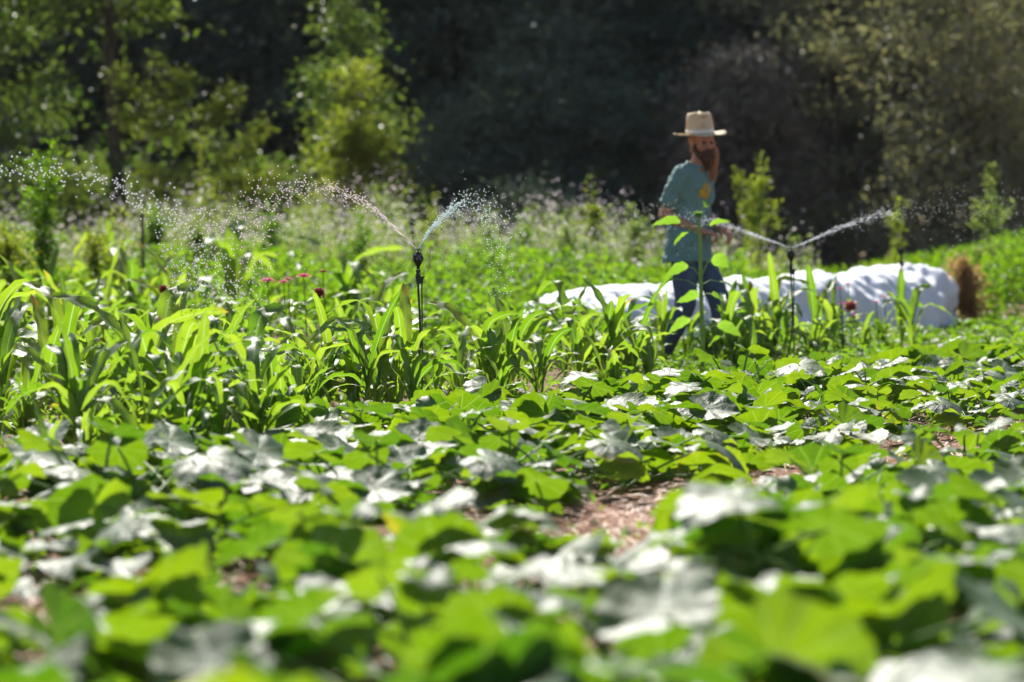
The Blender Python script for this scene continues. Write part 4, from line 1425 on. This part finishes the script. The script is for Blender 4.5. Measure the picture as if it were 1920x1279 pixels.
    loft(s_, [(-.01, 0, .785, .172, .212), (-.005, 0, .84, .165, .205), (0, 0, .95, .152, .19), (0, 0, 1.08, .14, .175), (.015, 0, 1.22, .14, .18), (.03, 0, 1.33, .135, .19), (.035, 0, 1.40, .115, .19), (.045, 0, 1.45, .09, .145), (.058, 0, 1.485, .07, .085)])
    for sh, el in ((shR, elR), (shL, elL)):
        e2 = sh * .38 + el * .62
        limb(s_, [sh + [0, 0, .0], (sh + e2) / 2, e2], [.073, .076, .080])
        limb(s_, [P(.055, 0, 1.45) * .6 + sh * .4 + [0, 0, .006], sh + [0, 0, .004]], [.06, .074])
    so = s_.build("t_shirt", M_shirt, root); rem(so, .008, 5)
    tx = bpy.data.textures.new("folds", 'CLOUDS'); tx.noise_scale = .11
    dm = so.modifiers.new("folds", 'DISPLACE'); dm.texture = tx; dm.strength = .045; dm.mid_level = .5; dm.texture_coords = 'LOCAL'
    tw_ = bpy.data.textures.new("wrinkles", 'CLOUDS'); tw_.noise_scale = .05; tw_.noise_type = 'HARD_NOISE'
    dm = so.modifiers.new("wrinkles", 'DISPLACE'); dm.texture = tw_; dm.strength = .018; dm.mid_level = .5; dm.texture_coords = 'LOCAL'
    # collar
    co = MB(); an = np.linspace(0, 6.283185, 28)
    co.tube([P(.066 + .070 * math.cos(x), .075 * math.sin(x), 1.492 - .022 * math.cos(x)) for x in an], .008, 8, caps=False)
    co.build("collar", M_shirt, root)
    # printed star splash, laid on the chest
    pb = MB()
    pc = P(.14, -.03, 1.30)
    nrm = f * .85 - l * .5; nrm /= np.linalg.norm(nrm)
    su = np.cross(zz, nrm); su /= np.linalg.norm(su)
    for k in range(9):
        a = k * 2 * math.pi / 9 + .2
        L = [.07, .05, .065, .045, .06, .075, .05, .06, .055][k]
        D = (su * math.cos(a) + zz * math.sin(a)); Sd = (-su * math.sin(a) + zz * math.cos(a))
        V = []
        for q, wq in ((.0, .014), (.5, .011), (.85, .013), (1.0, .004)):
            for sg in (-1, 1): V.append(pc + D * L * q + Sd * sg * wq)
        V = np.array(V)
        pb.add(V, [[0, 1, 3, 2], [2, 3, 5, 4], [4, 5, 7, 6]])
    pr = pb.build("shirt_print", M_print, root)
    sw = pr.modifiers.new("wrap", 'SHRINKWRAP'); sw.target = so; sw.offset = .004; sw.wrap_method = 'PROJECT'
    sb0 = pr.modifiers.new("sub", 'SUBSURF'); sb0.subdivision_type = 'SIMPLE'; sb0.levels = 2; sb0.render_levels = 2
    sw.wrap_method = 'NEAREST_SURFACEPOINT'; sw.wrap_mode = 'ABOVE_SURFACE'
    pr.modifiers.move(1, 0)
    # ---- jeans
    j = MB()
    loft(j, [(0, 0, .80, .115, .155), (0, 0, .88, .118, .16), (0, 0, .97, .112, .155), (0, 0, 1.0, .11, .15)])
    limb(j, [P(0, .085, .86), P(.11, .09, .70), P(.205, .09, .53)], [.100, .096, .080]); limb(j, [P(.205, .09, .54), P(.235, .09, .32), P(.235, .09, .09)], [.080, .074, .072])
    limb(j, [P(0, -.085, .86), P(.02, -.09, .68), P(.03, -.09, .50)], [.100, .096, .080]); limb(j, [P(.03, -.09, .50), P(-.05, -.09, .32), P(-.16, -.09, .13)], [.080, .074, .07])
    jo = j.build("jeans", M_jeans, root); rem(jo, .009, 4)
    tx2 = bpy.data.textures.new("creases", 'CLOUDS'); tx2.noise_scale = .07
    dm = jo.modifiers.new("folds", 'DISPLACE'); dm.texture = tx2; dm.strength = .022; dm.mid_level = .5; dm.texture_coords = 'LOCAL'
    # ---- boots
    for an_, pit in ((P(.235, .09, .09), 0), (P(-.17, -.09, .11), .45)):
        bt = MB()
        fd = f * math.cos(pit) - zz * math.sin(pit)
        bt.ellipsoid(an_ + fd * .07 - zz * .045, (.135, .048, .045), B)
        limb(bt, [an_ - zz * .04, an_ + zz * .06], [.05, .052])
        q = bt.build("boot", M_boot, root); rem(q, .009, 3)
    # ---- beard and hair
    bd = MB()
    bd.ellipsoid(H(.052, 0, -.085), (.052, .058, .048), HM)
    bd.ellipsoid(H(.070, .004, -.115), (.034, .038, .045), HM)
    bd.ellipsoid(H(.066, .022, -.155), (.022, .024, .040), HM)
    for sgn in (1, -1):
        limb(bd, [H(.0, sgn * .070, -.02), H(.025, sgn * .066, -.06), H(.05, sgn * .045, -.09)], [.014, .020, .026])
        limb(bd, [H(.098, sgn * .004, -.046), H(.088, sgn * .032, -.060), H(.07, sgn * .045, -.085)], [.008, .009, .010])
    bo2 = bd.build("beard", M_hairbeard, root); rem(bo2, .005, 2)
    tx3 = bpy.data.textures.new("strands", 'CLOUDS'); tx3.noise_scale = .018
    dm = bo2.modifiers.new("strands", 'DISPLACE'); dm.texture = tx3; dm.strength = .022; dm.texture_coords = 'LOCAL'
    hr = MB()
    hr.ellipsoid(H(-.026, 0, .018), (.098, .088, .085), HM)
    rr_ = random.Random(2)
    for k in range(16):   # long locks falling over his left shoulder
        o = rr_.uniform(-.03, .03); o2 = rr_.uniform(-.02, .02)
        limb(hr, [H(-.02 + o, .075, .0), H(-.005 + o, .092 + o2, -.07), H(.015 + o, .085 + o2, -.15), H(.055 + o * .8, .066 + o2, -.225 + rr_.uniform(-.06, .03))], [.014, .018, .015, .005], 8)
    for k in range(6):
        o = rr_.uniform(-.02, .02)
        limb(hr, [H(-.05 + o, -.055, .02), H(-.065 + o, -.05, -.05), H(-.075, -.03 + o, -.10)], [.016, .016, .010], 8)
    hr.tube([H(.0, .086, .02), H(.02, .108, -.01), H(.03, .125, -.02)], [.004, .004, .002], 6)
    ho = hr.build("hair", M_hair, root); rem(ho, .005, 1)
    dm = ho.modifiers.new("strands", 'DISPLACE'); dm.texture = tx3; dm.strength = .018; dm.texture_coords = 'LOCAL'
    # ---- hat
    hm = np.array(Matrix.Rotation(R(-2), 3, 'Y') @ Matrix.Rotation(R(5), 3, 'X'))
    o = hc + np.array([-.018, .01, .058])
    an = np.linspace(0, 2 * math.pi, 56, endpoint=False)
    def ring(rad, z, zf=lambda a: 0 * a, el=1.1):
        return (np.stack([rad * np.cos(an) , rad * np.sin(an) * el, z + zf(an)], 1)) @ hm.T + o
    ht = MB()
    br = lambda a: .010 * np.sin(2 * a + .6) + .004 * np.sin(5 * a)
    pin = lambda a: -.016 * np.exp(-((np.cos(a - .5) - 1) / .25) ** 2) - .014 * np.exp(-((np.cos(a - 2.4) - 1) / .2) ** 2) + .004 * np.sin(5 * a) + .003 * np.sin(9 * a + 1)
    G = [ring(.192, .002, br, 1.0), ring(.192, .007, br, 1.0), ring(.15, .002, lambda a: br(a) * .6, 1.04), ring(.112, .003, el=1.06), ring(.104, .012), ring(.101, .05), ring(.097, .09, lambda a: .002 * np.sin(4 * a)),
         ring(.093, .125, lambda a: .4 * pin(a)), ring(.089, .148, pin), ring(.080, .160, pin), ring(.062, .158, lambda a: pin(a) - .003), ring(.035, .140), ring(.004, .134)]
    ht.grid(np.array(G), wrap=True)
    hat = ht.build("straw_hat", M_hat, root)
    md = hat.modifiers.new("thick", 'SOLIDIFY'); md.thickness = .004
    bn = MB(); bn.grid(np.array([ring(.1035, .012), ring(.1045, .016), ring(.1035, .036), ring(.1015, .038)]), wrap=True)
    bn.build("hat_band", M_band, hat)
    # belt loop of darker cloth at the waist
    return root


man()

# ------------------------------------------------------------------ air
HAZE = 0.00008
if HAZE:
    m = bpy.data.materials.new("haze"); m.use_nodes = True
    t = m.node_tree
    for n in list(t.nodes): t.nodes.remove(n)
    out = t.nodes.new("ShaderNodeOutputMaterial"); pv = t.nodes.new("ShaderNodeVolumePrincipled")
    pv.inputs["Color"].default_value = (.86, .91, 1, 1); pv.inputs["Density"].default_value = HAZE; pv.inputs["Anisotropy"].default_value = .3
    t.links.new(pv.outputs[0], out.inputs["Volume"])
    mb = MB()
    x0, x1, y0, y1, z0, z1 = -450, 450, -80, 460, -1.2, 62
    V = np.array([(x0, y0, z0), (x1, y0, z0), (x1, y1, z0), (x0, y1, z0), (x0, y0, z1), (x1, y0, z1), (x1, y1, z1), (x0, y1, z1)])
    mb.add(V, [[0, 3, 2, 1], [4, 5, 6, 7], [0, 1, 5, 4], [1, 2, 6, 5], [2, 3, 7, 6], [3, 0, 4, 7]])
    tag(mb.build("haze", m, smooth=False), "thin bluish air between the crops and the wood", "haze", kind="stuff")
